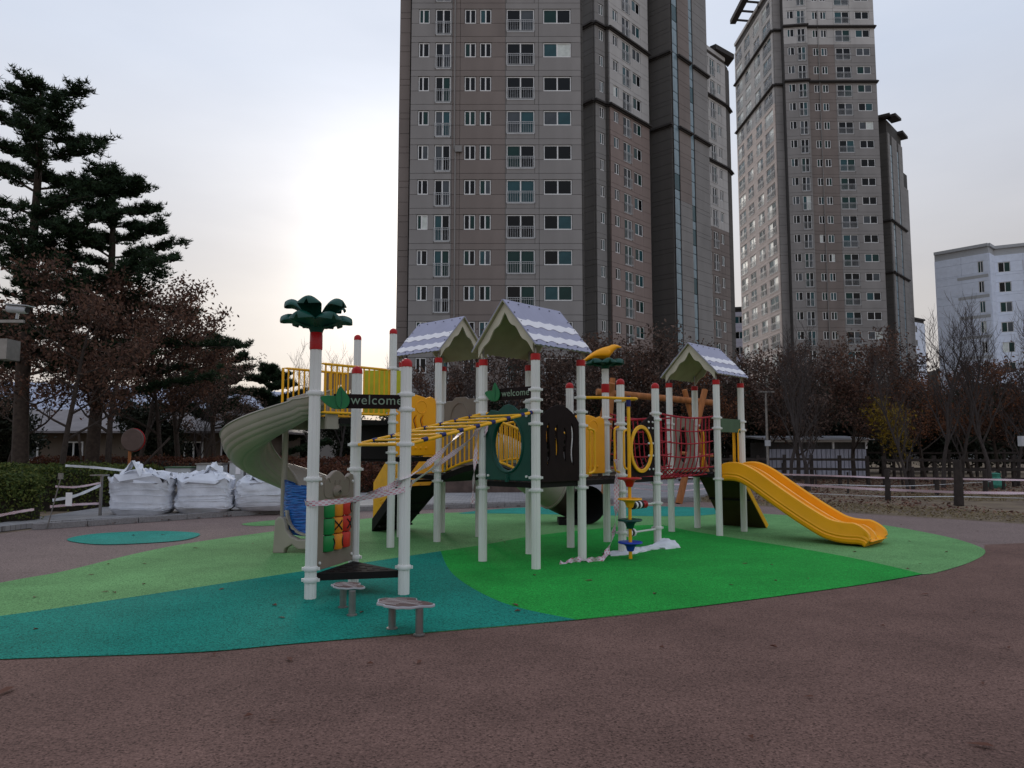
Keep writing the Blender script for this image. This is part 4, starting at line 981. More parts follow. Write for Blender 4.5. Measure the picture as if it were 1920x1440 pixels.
# bear noughts-and-crosses board between A and C
l = SL('A', 'C'); M = FR('A', 'C', .28)
w0, w1 = .08, l - .08
head = [(w1, .0), (w1, .96), (w1 - .02, 1.02), (w1 - .09, 1.04), (w1 - .17, 1.0), (w1 - .22, .99)] + [(w1 - .22 - (w1 - w0 - .44) * t, .99 + .09 * math.sin(math.pi * t)) for t in (.15, .35, .5, .65, .85)] + [(w0 + .22, .99), (w0 + .17, 1.0), (w0 + .09, 1.04), (w0 + .02, 1.02), (w0, .96), (w0, 0)]
bx0, bx1, bz0, bz1 = w0 + .14, w1 - .13, .18, .74
pn = plate('game_board', [head, [(bx0, bz0), (bx1, bz0), (bx1, bz1), (bx0, bz1)]], .055, M, MT['taupe'], play, .012)
face = MB(); Mf = FR('A', 'C', .28, .03)
cx = l / 2
def curve_on(mb, pts, r=.006): mb.tube([Mf @ Vector((x, y, 0)) for x, y in cat2(pts, 6, False)], r, 6)
curve_on(face, [(cx - .17, .95), (cx - .22, 1.0), (cx - .30, .96), (cx - .31, .86), (cx - .27, .79), (cx - .12, .78)]); curve_on(face, [(cx + .17, .95), (cx + .22, 1.0), (cx + .30, .96), (cx + .31, .86), (cx + .27, .79), (cx + .12, .78)])
curve_on(face, [(cx - .07, .94), (cx - .055, .975), (cx - .04, .94), (cx - .055, .92), (cx - .07, .94)], .004); curve_on(face, [(cx + .07, .94), (cx + .055, .975), (cx + .04, .94), (cx + .055, .92), (cx + .07, .94)], .004)
face.lathe([(.0, -.02), (.115, -.01), (.11, .010), (.07, .028), (.01, .036)], (0, 0, 0), 20, Mf @ Matrix.Translation((cx, .84, 0)) @ Matrix.Scale(.62, 4, (0, 1, 0)))
face.build('bear_face', MT['taupe'], pn, smooth=True)
fm = MB(); Mg = FR('A', 'C', .28, .068); 
for k in range(4):
    a = R(-50 + k * 33); fm.tube([Mg @ Vector((cx, .855, 0)), Mg @ Vector((cx + .05 * math.sin(a), .855 - .04 * math.cos(a), -.006))], .0035, 5)
fm.build('nose_line', MT['dbrown'], pn)
cols = ['green', 'orange', 'reddrum']; cw = (bx1 - bx0) / 3; ch = (bz1 - bz0) / 3
marks = {(0, 2): 'O', (1, 1): 'X', (1, 2): 'X', (2, 0): 'X', (2, 1): 'O'}
for rr in range(3):
    for cc in range(3):
        cxx = bx0 + cw * (cc + .5); zc_ = bz1 - ch * (rr + .5); Mr = M @ Matrix.Translation((cxx, zc_, 0)) @ Matrix.Rotation(R(-90), 4, 'X')
        q = MB(); rad = cw * .47; hh = ch * .47
        q.lathe([(rad * .9, -hh), (rad, -hh + .012), (rad, hh - .012), (rad * .9, hh)], (0, 0, 0), 22, Mr); d = q.build('drum', MT[cols[cc]], pn, smooth=True)
        mk = marks.get((rr, cc))
        if mk:
            t = MB(); ph = {(0, 2): R(30), (1, 1): R(-32), (1, 2): R(0), (2, 0): R(28), (2, 1): R(34)}[(rr, cc)]
            def onc(s, y): a = ph + s / rad; return M @ Vector((cxx + (rad + .003) * math.sin(a), zc_ + y, (rad + .003) * math.cos(a)))
            if mk == 'X':
                for sg in (1, -1): t.tube([onc(-.05 + .1 * k / 6, sg * (-.055 + .11 * k / 6)) for k in range(7)], .008, 5)
            else: t.tube([onc(.045 * math.cos(2 * math.pi * k / 20), .058 * math.sin(2 * math.pi * k / 20)) for k in range(20)], .008, 5, closed=True)
            t.build('drum_mark', MT['ink'], d)
for x in [bx0 + cw * (i + .5) for i in range(3)]:
    q = MB(); q.tube([M @ Vector((x, bz0 - .02, 0)), M @ Vector((x, bz1 + .02, 0))], .012, 8); q.build('spindle', MT['ink'], pn)
bolts('A', 'C', (.36, 1.22), (.13, l - .13), pn, .03)

# horizontal ladder from B/C up to E/F
def pz(k, z): return Vector((*PO[k], z))
nr_ = [pz('B', 1.66), pz('B', 1.66).lerp(pz('F', 2.12), .15) + Vector((0, 0, -.01)), pz('F', 2.12)]
fr_ = [pz('C', 1.66), pz('E', 2.12)]
lad = MB(); lad.tube(catmull(nr_, 6), .021, 10); o = lad.build('overhead_ladder', MT['yellow'], play, smooth=True)
q = MB(); q.tube(fr_, .021, 10); q.build('side_rail', MT['yellow'], o, smooth=True)
for a, b in (('B', 'C'), ('F', 'E')): q = MB(); z = 1.66 if a == 'B' else 2.12; q.tube([pz(a, z), pz(b, z)], .021, 10); q.build('rung', MT['yellow'], o, smooth=True)
for i in range(1, 8):
    t = i / 8.0; a = nr_[0].lerp(nr_[2], t); b = fr_[0].lerp(fr_[1], t); q = MB(); q.tube([a, b], .015, 8); g = q.build('rung', MT['yellow'], o, smooth=True)
    d = (fr_[1] - fr_[0]).normalized()
    for c_, dd in ((a, (nr_[2] - nr_[0]).normalized()), (b, d)): q = MB(); q.tube([c_ - dd * .035, c_ + dd * .035], .027, 10); q.build('sleeve', MT['navy'], g, smooth=True)
q = MB(); e_ = nr_[2] - (nr_[2] - nr_[0]).normalized() * .14; q.tube([e_, e_ + (nr_[2] - nr_[0]).normalized() * .05], .028, 10); q.build('sleeve', MT['navy'], o, smooth=True)

# grab hoops
def hoop(p, d, z0, z1, out=.12, w=.10, r=.017):
    p = Vector((*p, 0)); d = Vector((*d, 0)).normalized()
    pts = [p + Vector((0, 0, z1)), p + d * out * .6 + Vector((0, 0, z1 - .005)), p + d * out + Vector((0, 0, z1 - .06)), p + d * out + Vector((0, 0, (z0 + z1) / 2)), p + d * out + Vector((0, 0, z0 + .07)), p + d * out * .6 + Vector((0, 0, z0 + .01)), p + Vector((0, 0, z0))]
    q = MB(); q.tube(catmull(pts, 5), r, 8); q.build('grab_hoop', MT['yellow'], play, smooth=True)
ad = (PA.x, PA.y); bd = (PB.x, PB.y)
hoop(PO['G'], (PA.x * .8 + .1, PA.y * .8 - .1), 1.22, 1.95, .17); hoop(tuple(Vector(PO['G']) - PB * .12), ad, 1.26, 1.9, .16)
hoop(PO['J'], (-PA.x, -PA.y), 1.25, 1.95, .17); hoop(tuple(Vector(PO['J']) - PB * .12), (-PA.x, -PA.y), 1.3, 1.9, .10)
hoop(PO['O'], (-PA.x, -PA.y), 1.3, 2.0, .16); hoop(tuple(Vector(PO['O']) + PB * .1), (-PA.x, -PA.y), 1.3, 2.0, .16)
hoop(PO['Mn'], (-PB.x, -PB.y), 1.2, 2.0, .18); hoop(PO['Mn'], (-PB.x + .2, -PB.y - .5), 1.2, 2.0, .15); hoop(PO['O'], bd, 1.2, 2.0, .15)
# hand hoop and disc climber
gx = Vector((1.74, 11.05, 0)); G_ = pz('G', 2.36); J_ = pz('J', 2.36); t_ = gx + Vector((0, 0, 2.36))
q = MB(); q.tube(catmull([G_, G_ + Vector((.28, -.02, .0)), t_ + Vector((-.12, -.06, .0)), t_ + Vector((.10, .0, 0)), t_ + Vector((.13, .14, 0)), t_ + Vector((.05, .30, 0)), J_], 7), .021, 10); hh_ = q.build('climber_hoop', MT['yellow'], play, smooth=True)
q = MB(); q.tube([gx, gx + Vector((0, 0, 2.36))], .026, 12); cp = q.build('climber_pole', MT['yellow'], play, smooth=True)
q = MB(); q.tube([gx + Vector((0, 0, 2.24)), gx + Vector((0, 0, 2.40))], .036, 12); q.build('sleeve', MT['navy'], cp, smooth=True)
for z, m in ((1.17, 'red'), (.865, 'yplast'), (.56, 'dgreen'), (.235, 'blue')):
    q = MB(); q.lathe([(.045, -.12), (.055, -.10), (.07, -.05), (.10, -.02), (.165, -.012), (.182, .0), (.175, .018), (.14, .022), (.04, .012)], (gx.x, gx.y, z), 28); q.build('disc', MT[m], cp, smooth=True)
# abacus bars between J and K
for z, n0, n1, t0 in ((.72, 0, 7, .28), (.30, 0, 3, .16)):
    a = pz('J', z); b = pz('K', z); q = MB(); q.tube([a, b], .016, 8); br_ = q.build('abacus_bar', MT['clamp'], play, smooth=True)
    d = (b - a).normalized()
    for i in range(n1):
        c_ = a + d * (t0 + i * .055); q = MB(); q.tube([c_, c_ + d * .045], .062 if i % 2 == 0 else .06, 16); q.build('bead', MT[('ink', 'snow', 'ink', 'snow', 'ink', 'red', 'red')[i] if n1 == 7 else ('snow', 'ink', 'clamp')[i]], br_, smooth=True)

# rope tunnel K/I -> N/L
def net():
    K, Nv, I_, Lv = (Vector(PO[k]) for k in ('K', 'Nn', 'I', 'Ln'))
    K = K + PA * .06; I_ = I_ + PA * .06; Nv = Nv - PA * .06; Lv = Lv - PA * .06
    # cross section of the U: (s 0..1 between near and far side, z)
    sec = [(0, 2.22), (.02, 1.98), (.03, 1.76), (.05, 1.52), (.12, 1.32), (.28, 1.17), (.5, 1.13), (.72, 1.17), (.88, 1.32), (.95, 1.52), (.97, 1.76), (.98, 1.98), (1, 2.22)]
    sec_end = [(.06, 2.22), (.06, 1.98), (.06, 1.76), (.06, 1.52), (.06, 1.28), (.2, 1.14), (.5, 1.13), (.8, 1.14), (.94, 1.28), (.94, 1.52), (.94, 1.76), (.94, 1.98), (.94, 2.22)]
    def P(t, j):
        k = math.sin(math.pi * t); s = sec_end[j][0] * (1 - k) + (sec[j][0] - (.10 if j in (3, 2, 4) else 0) * k * .3) * k; z = sec_end[j][1] * (1 - k) + sec[j][1] * k - .06 * k
        n = K.lerp(Nv, t); f = I_.lerp(Lv, t); p = n.lerp(f, s); return Vector((p.x, p.y, z))
    top = MB()
    o = None
    for j in range(len(sec)):
        q = MB(); q.tube([P(t / 16, j) for t in range(17)], .016 if j in (0, 12) else .012, 6)
        w = q.build('rope', MT['redrope'], play, smooth=True)
    for i in range(1, 13):
        t = i / 13; q = MB(); q.tube([P(t, j) for j in range(len(sec))], .011, 6); w = q.build('rope', MT['redrope'], play, smooth=True)
    kn = MB()
    for i in range(1, 13):
        for j in range(0, 13):
            p = P(i / 13, j); kn.lathe([(.008, -.018), (.02, 0), (.008, .018)], tuple(p), 6)
    o = kn.build('rope_knots', MT['redrope'], play); o['kind'] = 'stuff'
    # end loops of rope tying net to the posts
net()
q = MB(); q.tube([pz('I', 2.13), pz('K', 2.1).lerp(pz('I', 2.1), .5) + Vector((0, 0, .0)), pz('K', 2.12)], .02, 8); q.build('top_bar', MT['redrope'], play, smooth=True)

# ---- slides (swept channels)
def sweep(name, path, prof, m, par, ups=None, closed_prof=True, heads=None, smooth=True, ang=35):
    "prof: list of (side, up) points, or a function t -> such a list; side is to the right of travel"
    n = len(path); vs = []; pr = prof if callable(prof) else (lambda t: prof)
    k = len(pr(0))
    for i, p in enumerate(path):
        a = path[max(0, i - 1)]; b = path[min(n - 1, i + 1)]; t = (b - a).normalized(); h = Vector((t.x, t.y, 0)).normalized()
        side = Vector((h.y, -h.x, 0)); up = side.cross(t) if ups is None else Vector((0, 0, 1))
        for s, u in pr(i / (n - 1)): vs.append(p + side * s + up * u)
    fs = [(i * k + j, i * k + (j + 1) % k, (i + 1) * k + (j + 1) % k, (i + 1) * k + j) for i in range(n - 1) for j in range(k)]
    q = MB(); q.add(vs, fs)
    o = q.build(name, m, par)
    bm = bmesh.new(); bm.from_mesh(o.data)
    be = [e for e in bm.edges if len(e.link_faces) == 1]
    if be: bmesh.ops.holes_fill(bm, edges=be, sides=0)
    bmesh.ops.recalc_face_normals(bm, faces=bm.faces); bm.to_mesh(o.data); bm.free()
    if smooth: smooth_mesh(o.data, ang)
    return o
def grooved_u(hw, wall, thick=.03, grooves=True):
    "half round channel: outside with three grooves near the rim, then inside back"
    out = []; n = 34
    for i in range(n + 1):
        a = math.pi * i / n; r = 1.0; out.append((-math.cos(a) * hw, -math.sin(a) * wall))
    o1 = []
    for i, (s, u) in enumerate(out):
        g = 0.
        if grooves and i in (4, 7, 10, 17, n - 4, n - 7, n - 10): g = -.014
        f = (math.hypot(s, u) + g) / max(1e-6, math.hypot(s, u)); o1.append((s * f, u * f))
    lip0 = [(-hw - .02, .012), (-hw - .008, .03), (-hw + .022, .03), (-hw + .034, .008)]
    lip1 = [(hw - .034, .008), (hw - .022, .03), (hw + .008, .03), (hw + .02, .012)]
    inner = [(s * (hw - thick) / hw, u * (wall - thick) / wall) for s, u in out[1:-1]][::-1]
    return o1 + lip1[::-1] + inner + lip0[::-1]
# spiral slide
cxs, cys, Rr_ = -3.72, 12.18, .62
path = [Vector((-3.08, 11.93, 2.52)), Vector((-3.22, 11.77, 2.52))]
hp0 = []
for i in range(0, 33):
    a = R(-48 - 9.9 * i); t = i / 32; hp0.append(Vector((cxs + Rr_ * math.cos(a), cys + Rr_ * math.sin(a), 2.46 - 1.66 * (t ** .92))))
pathS = catmull([path[0]] + hp0[1:], 3)
e0 = hp0[-1]
exitp = [Vector((-3.13, 12.2, .74)), Vector((-3.14, 12.0, .66)), Vector((-3.17, 11.84, .62)), Vector((-3.19, 11.70, .62))]
pathS = pathS[:-1] + catmull([hp0[-1]] + exitp, 5)
ssl = sweep('spiral_slide', pathS, lambda t: grooved_u(.37, .36 + .04 * math.sin(math.pi * t)), MT['tan'], play)
# entry box
q = MB()
for a, b, s in ((PO['Ra'], None, 1), (PO['Qa'], None, -1)):
    pass
e1 = Vector(PO['Ra']) + PB * .06; e2 = Vector(PO['Qa']) - PB * .06
def wallbox(P, Q, z0, z1, th=.05):
    d = (Q - P).normalized(); nrm_ = Vector((-d.y, d.x)) * th / 2; mb = MB()
    mb.prism([tuple(P - nrm_), tuple(Q - nrm_), tuple(Q + nrm_), tuple(P + nrm_)], z0, z1); return mb
wallbox(e2, e2 - PA * .55, 1.92, 2.30).build('slide_cheek', MT['taupe'], ssl); wallbox(e1, e1 - PA * .20, 1.92, 2.30).build('slide_cheek', MT['tan'], ssl)
wallbox(e1 + PA * .02, e2 + PA * .02, 1.93, 2.10, .04).build('slide_sill', MT['tan'], ssl)
q = MB(); q.tube([(cxs, cys, 0), (cxs, cys, 2.0)], .05, 12); q.build('slide_column', MT['tan'], ssl, smooth=True)
# exit foot: flared mouth
mouth = MB()
mx, my = -3.19, 11.70
outl = [(-.52, 0), (-.34, 0), (-.32, .07), (-.22, .13), (-.12, .06), (.12, .06), (.22, .13), (.32, .07), (.34, 0), (.52, 0), (.50, .50), (.44, .56), (.36, .54), (.33, .46), (.32, .36), (.24, .26), (.12, .21), (-.12, .21), (-.24, .26), (-.32, .36), (-.33, .46), (-.36, .54), (-.44, .56), (-.50, .50)]
plate('slide_foot', [outl], .16, frame2((mx - .1, my), (mx + .9, my - .10), 0) @ Matrix.Translation((.1, 0, 0)), MT['tan'], ssl, .02)
# spiral tube slide behind
tp = catmull([(-.98, 14.2, 1.55), (-.55, 14.66, 1.56), (-.10, 15.2, 1.45), (.30, 15.75, 1.15), (.72, 16.2, .82), (1.15, 16.45, .58), (1.5, 16.35, .45), (1.62, 16.0, .42)], 5)
tb = MB(); half = int(len(tp) * .62)
tb.tube(tp[:half + 1], .40, 24, cap=False); ts = tb.build('tube_slide', MT['tan'], play, smooth=True)
tb = MB(); tb.tube(tp[half:], .41, 24, cap=False); tb.build('tube_section', MT['tubebrown'], ts, smooth=True)
tb = MB(); tb.tube(tp[half:], .385, 24, cap=False); tb.build('tube_liner', MT['ink'], ts, smooth=True)
for k in (0, 6, 13, half):
    d = (tp[min(k + 1, len(tp) - 1)] - tp[max(0, k - 1)]).normalized(); tb = MB(); tb.tube([tp[k] - d * .02, tp[k] + d * .02], .435, 28); 
    tb.build('tube_flange', MT['tan'], ts, smooth=True)
tb = MB(); tb.rbox(1.0, 1.5, 15.9, 16.6, 0, .12); tb.build('tube_foot', MT['black'], ts)
# double yellow slide
c0 = (Vector(PO['Nn']) + Vector(PO['O'])) / 2 - PB * .05; dv = -PB
zs = [(0, 1.12), (.15, 1.125), (.33, 1.10), (.55, .99), (.8, .82), (1.1, .62), (1.4, .43), (1.65, .285), (1.82, .20), (2.0, .155), (2.18, .14), (2.34, .145), (2.44, .13), (2.50, .09)]
pth = catmull([(c0.x + dv.x * s, c0.y + dv.y * s, z) for s, z in zs], 4)
def dbl(t):
    W = .45; k = 1.0
    fade = 1 if t < .82 else max(.0, 1 - (t - .82) / .16) ** .8
    h = (.20 + .04 * math.sin(min(1, t * 8) * math.pi / 2)) * (.30 + .70 * fade) ; r = (.19) * fade + .005; wo_ = W + .03 * (1 - fade)
    b = -.10
    return [(-wo_ + .03, b), (-wo_, b + .03), (-wo_ - .008, b + .08), (-wo_ + .004, b + .10), (-wo_ - .008, b + .13), (-wo_ + .004, b + .16), (-wo_ - .006, h - .03), (-wo_ + .0, h), (-wo_ + .05, h + .012), (-wo_ + .085, h - .01), (-wo_ + .105, .06), (-wo_ + .15, .008), (-W * .35, 0.), (-.08, .01), (-.05, r * .6), (-.03, r), (.03, r), (.05, r * .6), (.08, .01), (W * .35, 0.), (wo_ - .15, .008), (wo_ - .105, .06), (wo_ - .085, h - .01), (wo_ - .05, h + .012), (wo_, h), (wo_ + .006, h - .03), (wo_ - .004, b + .16), (wo_ + .008, b + .13), (wo_ - .004, b + .10), (wo_ + .008, b + .08), (wo_, b + .03), (wo_ - .03, b)]
ys = sweep('double_slide', pth, dbl, MT['yplast'], play, ang=30)
q = MB(); fp = c0 + dv * 2.30; Mz = Matrix.Translation((fp.x, fp.y, 0)) @ Matrix.Rotation(math.atan2(dv.y, dv.x), 4, 'Z')
q.add([Mz @ Vector(p) for p in [(-.42, -.36, .14), (.26, -.40, .10), (.26, .40, .10), (-.42, .36, .14), (-.22, -.20, .02), (.12, -.24, .02), (.12, .24, .02), (-.22, .20, .02)]], [(0, 1, 2, 3), (7, 6, 5, 4), (0, 4, 5, 1), (1, 5, 6, 2), (2, 6, 7, 3), (3, 7, 4, 0)])
q.build('slide_foot', MT['yplast'], ys, smooth=False)
q = MB(); q.lathe([(.09, 0), (.09, .04)], (fp.x, fp.y, 0), 14); q.build('ground_anchor', MT['ink'], ys)

# ---------------------------------------------------------------- stepping logs
def step_log(cx, cy, ang, z, poles, label, sc=1.0):
    r = empty('stepping_seat', (cx, cy, 0), label, 'step', 'log-shaped steps in front of the climbing structure')
    base = [(x, y * 1.55 + .012 * math.sin(x * 61)) for x, y in [(-.30, .02), (-.27, .07), (-.20, .085), (-.16, .12), (-.06, .135), (.02, .125), (.07, .09), (.16, .075), (.24, .045), (.31, .02), (.30, -.02), (.22, -.055), (.17, -.10), (.09, -.115), (.05, -.14), (-.03, -.12), (-.09, -.13), (-.14, -.09), (-.21, -.085), (-.24, -.04)]]
    Mz = Matrix.Translation((cx, cy, z)) @ Matrix.Rotation(ang, 4, 'Z') @ Matrix.Scale(sc, 4)
    o = plate('step_plate', [cat2(base, 4)], .022, Mz, MT['edge'], r, .004)
    pl = [(x * .95, y * .93) for x, y in cat2(base, 4)]
    t = MB(); t.prism(pl, .0105, .0125, Mz); tp_ = t.build('printed_top', MT['log'], o)
    g = MB()
    for yy in (-.13, -.09, -.055, -.015, .025, .065, .105):
        k = [(-.22 + .12 * i, yy + .015 * math.sin(i * 1.7 + yy * 40), .0135) for i in range(5 if abs(yy) < .08 else 3)]
        pts = catmull(k, 4)[:: 1]; g.tube([Mz @ p for p in pts[: int(len(pts) * (.62 + .1 * (int(yy * 100) % 4)))]], .0018, 4)
    g.build('grain_line', MT['wt_line'], o)
    for x, y in poles:
        t = MB(); t.lathe([(.034, 0), (.034, z - .012)], (x, y, 0), 16); t.build('leg', MT['steel'], r, smooth=True)
        t = MB(); t.lathe([(.05, .0), (.05, .012), (.036, .016)], (x, y, .004), 16); t.build('leg_collar', MT['steel'], r, smooth=True)
    return r
p1_, p2_ = ground_at(735, 1180), ground_at(786, 1192)
step_log((p1_[0] + p2_[0]) / 2 - .02, (p1_[1] + p2_[1]) / 2 + .03, R(-22), .245, [p1_, p2_], 'brown printed log step on two steel legs nearest the brown rubber edge', .95)
p1_, p2_ = ground_at(643, 1140), ground_at(660, 1155)
step_log((p1_[0] + p2_[0]) / 2, (p1_[1] + p2_[1]) / 2 + .02, R(-38), .25, [p1_, p2_], 'brown printed log step half under the low triangular platform', .72)

# ---------------------------------------------------------------- log swing frame
sw = empty('swing_frame', (4.4, 22.5, 0), 'orange log swing frame standing behind the climbing structure', 'swing frame')
def log(a, b, r, name='log'):
    q = MB(); q.tube([a, Vector(a).lerp(Vector(b), .5), b], [r * 1.05, r, r * .95], 12); return q.build(name, MT['wood'], sw, smooth=True)
lt, rt_ = Vector((2.75, 22.3, 3.30)), Vector((6.05, 23.0, 3.02))
log((2.55, 22.25, 3.33), (6.3, 23.05, 3.05), .10, 'crossbar')
log((2.68, 21.9, 0), (3.05, 22.35, 3.75), .095, 'leg'); log((2.2, 23.6, 0), (3.0, 22.2, 3.6), .11, 'leg')
log((4.95, 22.2, 0), (6.0, 22.95, 3.45), .10, 'leg'); log((6.35, 23.5, 0), (5.35, 22.9, 3.45), .09, 'leg')
log((4.9, 21.6, 1.5), (6.3, 23.4, 1.4), .05, 'brace')

# ---------------------------------------------------------------- bulk bags
def bulk_bag(cx, cy, w, dpt, h, ang, seed, label, top=1.0):
    r = random.Random(seed); n = 26; rows = 22; vs = []
    for j in range(rows + 1):
        t = j / rows; z = h * t
        sq = .80 + .20 * min(1, (t * 7)) if t < .15 else (1 if t < .80 else max(.12, 1 - ((t - .80) / .20) ** 2.2 * top))
        sq *= 1 + .05 * math.sin(t * 5 + seed)
        for i in range(n):
            a = 2 * math.pi * i / n; c, s = math.cos(a), math.sin(a); e = .34
            x = math.copysign(abs(c) ** e, c) * w / 2 * sq; y = math.copysign(abs(s) ** e, s) * dpt / 2 * sq
            wr = .022 * math.sin(i * 2.1 + t * 19 + seed) + .018 * math.sin(i * 3.7 - t * 31) + (.05 * r.uniform(-1, 1) if t > .7 else .012 * r.uniform(-1, 1))
            ridge = .004 * math.sin(t * 95 + 2 * math.sin(i * .6 + seed))
            x *= 1 + wr + ridge; y *= 1 + wr + ridge
            zz__ = z + (.09 * r.uniform(-1, 1) if t > .75 else .012 * r.uniform(-1, 1)) * (t > .05)
            vs.append((cx + x * math.cos(ang) - y * math.sin(ang), cy + x * math.sin(ang) + y * math.cos(ang), .10 + max(0, zz__)))
    fs = [(j * n + i, j * n + (i + 1) % n, (j + 1) * n + (i + 1) % n, (j + 1) * n + i) for j in range(rows) for i in range(n)] + [tuple(range(n - 1, -1, -1)), tuple(rows * n + i for i in range(n))]
    root = empty('bulk_bag', (cx, cy, .1), label, 'bulk bag', 'wrapped bulk bags on the pavement')
    q = MB(); q.add(vs, fs); q.build('sack', MT['bag'], root, smooth=True)
    # loose crumpled film on top and along the foot
    for k in range(5):
        q = MB(); px_, py_ = cx + r.uniform(-.35, .35) * w, cy + r.uniform(-.4, .1) * dpt; m_ = 7; v = []
        for i in range(m_):
            for j in range(m_):
                v.append((px_ + (i / m_ - .5) * .55 + r.uniform(-.03, .03), py_ + (j / m_ - .5) * .35 + r.uniform(-.03, .03), .1 + h * (.93 if k else 1.02) + r.uniform(-.05, .05) + .08 * math.sin(i * 1.3 + k) * math.cos(j * .9 + seed) - .12 * ((i / m_ - .5) ** 2 + (j / m_ - .5) ** 2) * 2 + (.20 * (1 - abs(i / m_ - .5) * 2) if k == 0 else 0)))
        q.add(v, [(i * m_ + j, (i + 1) * m_ + j, (i + 1) * m_ + j + 1, i * m_ + j + 1) for i in range(m_ - 1) for j in range(m_ - 1)]); q.build('loose_film', MT['film'], root, smooth=True)
    # wrap bands
    for t in sorted(.1 + .6 * r.random() for i in range(9)):
        pts = []
        for i in range(n):
            b = vs[int(t * rows) * n + i]; pts.append((cx + (b[0] - cx) * 1.012, cy + (b[1] - cy) * 1.012, b[2] + .035 * math.sin(i * .48 + t * 40)))
        q = MB(); q.tube(pts, .0045, 4, closed=True); q.build('wrap_band', MT['film'], root, smooth=True)
    return root
bulk_bag(-8.72, 17.75, 1.34, 1.15, 1.00, R(8), 3, 'leftmost bulging white bulk bag with crumpled film on top')
bulk_bag(-7.46, 18.25, 1.26, 1.15, .96, R(10), 8, 'middle white wrapped bulk bag between two others')
bulk_bag(-6.20, 18.75, 1.28, 1.1, .86, R(12), 12, 'sagging white bulk bag partly hidden by the spiral slide', .9)
# grey utility cabinets behind the bags
for i, (x, w_, h_) in enumerate(((-10.0, .75, .95), (-9.1, .7, 1.05), (-8.25, .42, 1.12), (-7.75, .42, 1.12), (-7.3, .4, 1.08))):
    r = empty('utility_cabinet', (x, 22.6, .1), ['wide grey cabinet with green lid behind the left bag', 'wide dull cabinet with dark lid behind the bags', 'slim grey cabinet left of its twins behind the middle bag', 'slim grey cabinet with white label in the middle of three', 'rightmost slim grey cabinet beside the spiral slide'][i], 'cabinet', 'cabinets behind the bulk bags')
    q = MB(); q.rbox(x - w_ / 2, x + w_ / 2, 22.3, 22.9, .1, .1 + h_); q.build('body', MT['rail'], r)
    q = MB(); q.rbox(x - w_ / 2 - .03, x + w_ / 2 + .03, 22.26, 22.94, .1 + h_, .14 + h_); q.build('lid', MT['signgreen'] if i < 1 else MT['steel'], r)
    if i > 1: q = MB(); q.rbox(x - .02, x + .12, 22.285, 22.30, h_ - .25, h_ - .05); q.build('label_plate', MT['snow'], r)

# ---------------------------------------------------------------- tapes and plastic
def ribbon(name, pts, w, label, group=None, m='tape', tilt=0., twist=0., n=10, cat='barrier tape', parent=None, sag=0.):
    pts = [Vector(p) for p in pts]
    if sag:
        np_ = []
        for a, b in zip(pts[:-1], pts[1:]): np_ += [a, (a + b) / 2 + Vector((0, 0, -sag))]
        pts = np_ + [pts[-1]]
    pt = catmull(pts, n); me = bpy.data.meshes.new(name); vs = []; fs = []; uv = []; L_ = 0; th = .0012
    for i, p in enumerate(pt):
        t = (pt[min(i + 1, len(pt) - 1)] - pt[max(0, i - 1)]).normalized(); up = Vector((0, 0, 1)) if abs(t.z) < .85 else Vector((1, 0, 0))
        u = (up - t * up.dot(t)).normalized(); a = tilt + twist * math.sin(i * .37); u = (Matrix.Rotation(a, 3, t) @ u); s = t.cross(u)
        if i: L_ += (pt[i] - pt[i - 1]).length
        ww = w * (1 - .25 * abs(math.sin(i * .9)) * (twist > 0))
        for q in (p - u * ww / 2 - s * th, p + u * ww / 2 - s * th, p + u * ww / 2 + s * th, p - u * ww / 2 + s * th): vs.append(q)
        uv.append(L_)
    uvs = []
    for i in range(len(pt) - 1):
        for k in range(4):
            k2_ = (k + 1) % 4; fs.append((i * 4 + k, i * 4 + k2_, i * 4 + 4 + k2_, i * 4 + 4 + k))
            vv = (0, 1, 1, 0); uvs += [(uv[i], vv[k]), (uv[i], vv[k2_]), (uv[i + 1], vv[k2_]), (uv[i + 1], vv[k])]
    me.from_pydata(vs, [], fs); ul = me.uv_layers.new(name='UVMap')
    for i, c in enumerate(uvs): ul.data[i].uv = c
    me.materials.append(MT[m]); smooth_mesh(me, 60); o = link_mesh(name, me, parent)
    if parent is None: tag(o, label, cat, group)
    return o
G1 = 'red and white barrier tapes on the climbing structure'
A3 = lambda k, z, dx=0, dy=0: (PO[k][0] + dx, PO[k][1] + dy, z)
ribbon('barrier_tape', [A3('A', 1.03, -.07, -.03), A3('A', 1.02, .02, -.085), A3('A', 1.06, .45, -.02), A3('B', 1.15, -.02, -.075), A3('B', 1.17, .07, .02)], .07, 'pale tape strung low from the left front post across the bear board', G1, tilt=.2, twist=.25)
ribbon('barrier_tape', [A3('C', .98, .0, -.07), (-1.55, 8.75, 1.12), A3('B', 1.27, .0, -.075), (-.95, 9.2, 1.50), (-.65, 10.3, 1.88), A3('E', 2.0, .02, -.08)], .08, 'twisted tape climbing from the short front post to the overhead ladder', G1, tilt=.5, twist=.9)
ribbon('barrier_tape', [A3('B', 1.22, .07, .0), (-.90, 9.6, 1.45), (-.62, 10.6, 1.72), A3('E', 1.98, -.02, -.08)], .07, 'second lower tape running up beside the twisted one', G1, tilt=.2, twist=.5)
ribbon('barrier_tape', [A3('E', 1.95, -.075, -.04), A3('E', 1.6, -.10, -.03), A3('E', 1.2, -.13, -.05), A3('E', .82, -.15, -.02)], .08, 'loose tape end hanging down beside the big-roof post', G1, tilt=1.2, twist=.8)
ribbon('barrier_tape', [A3('E', 2.1, .03, -.08), A3('E', 1.95, .06, -.10), A3('E', 1.78, .02, -.085)], .06, 'short knotted tape tail on the big-roof post under the ladder', G1, tilt=1.3, twist=.7)
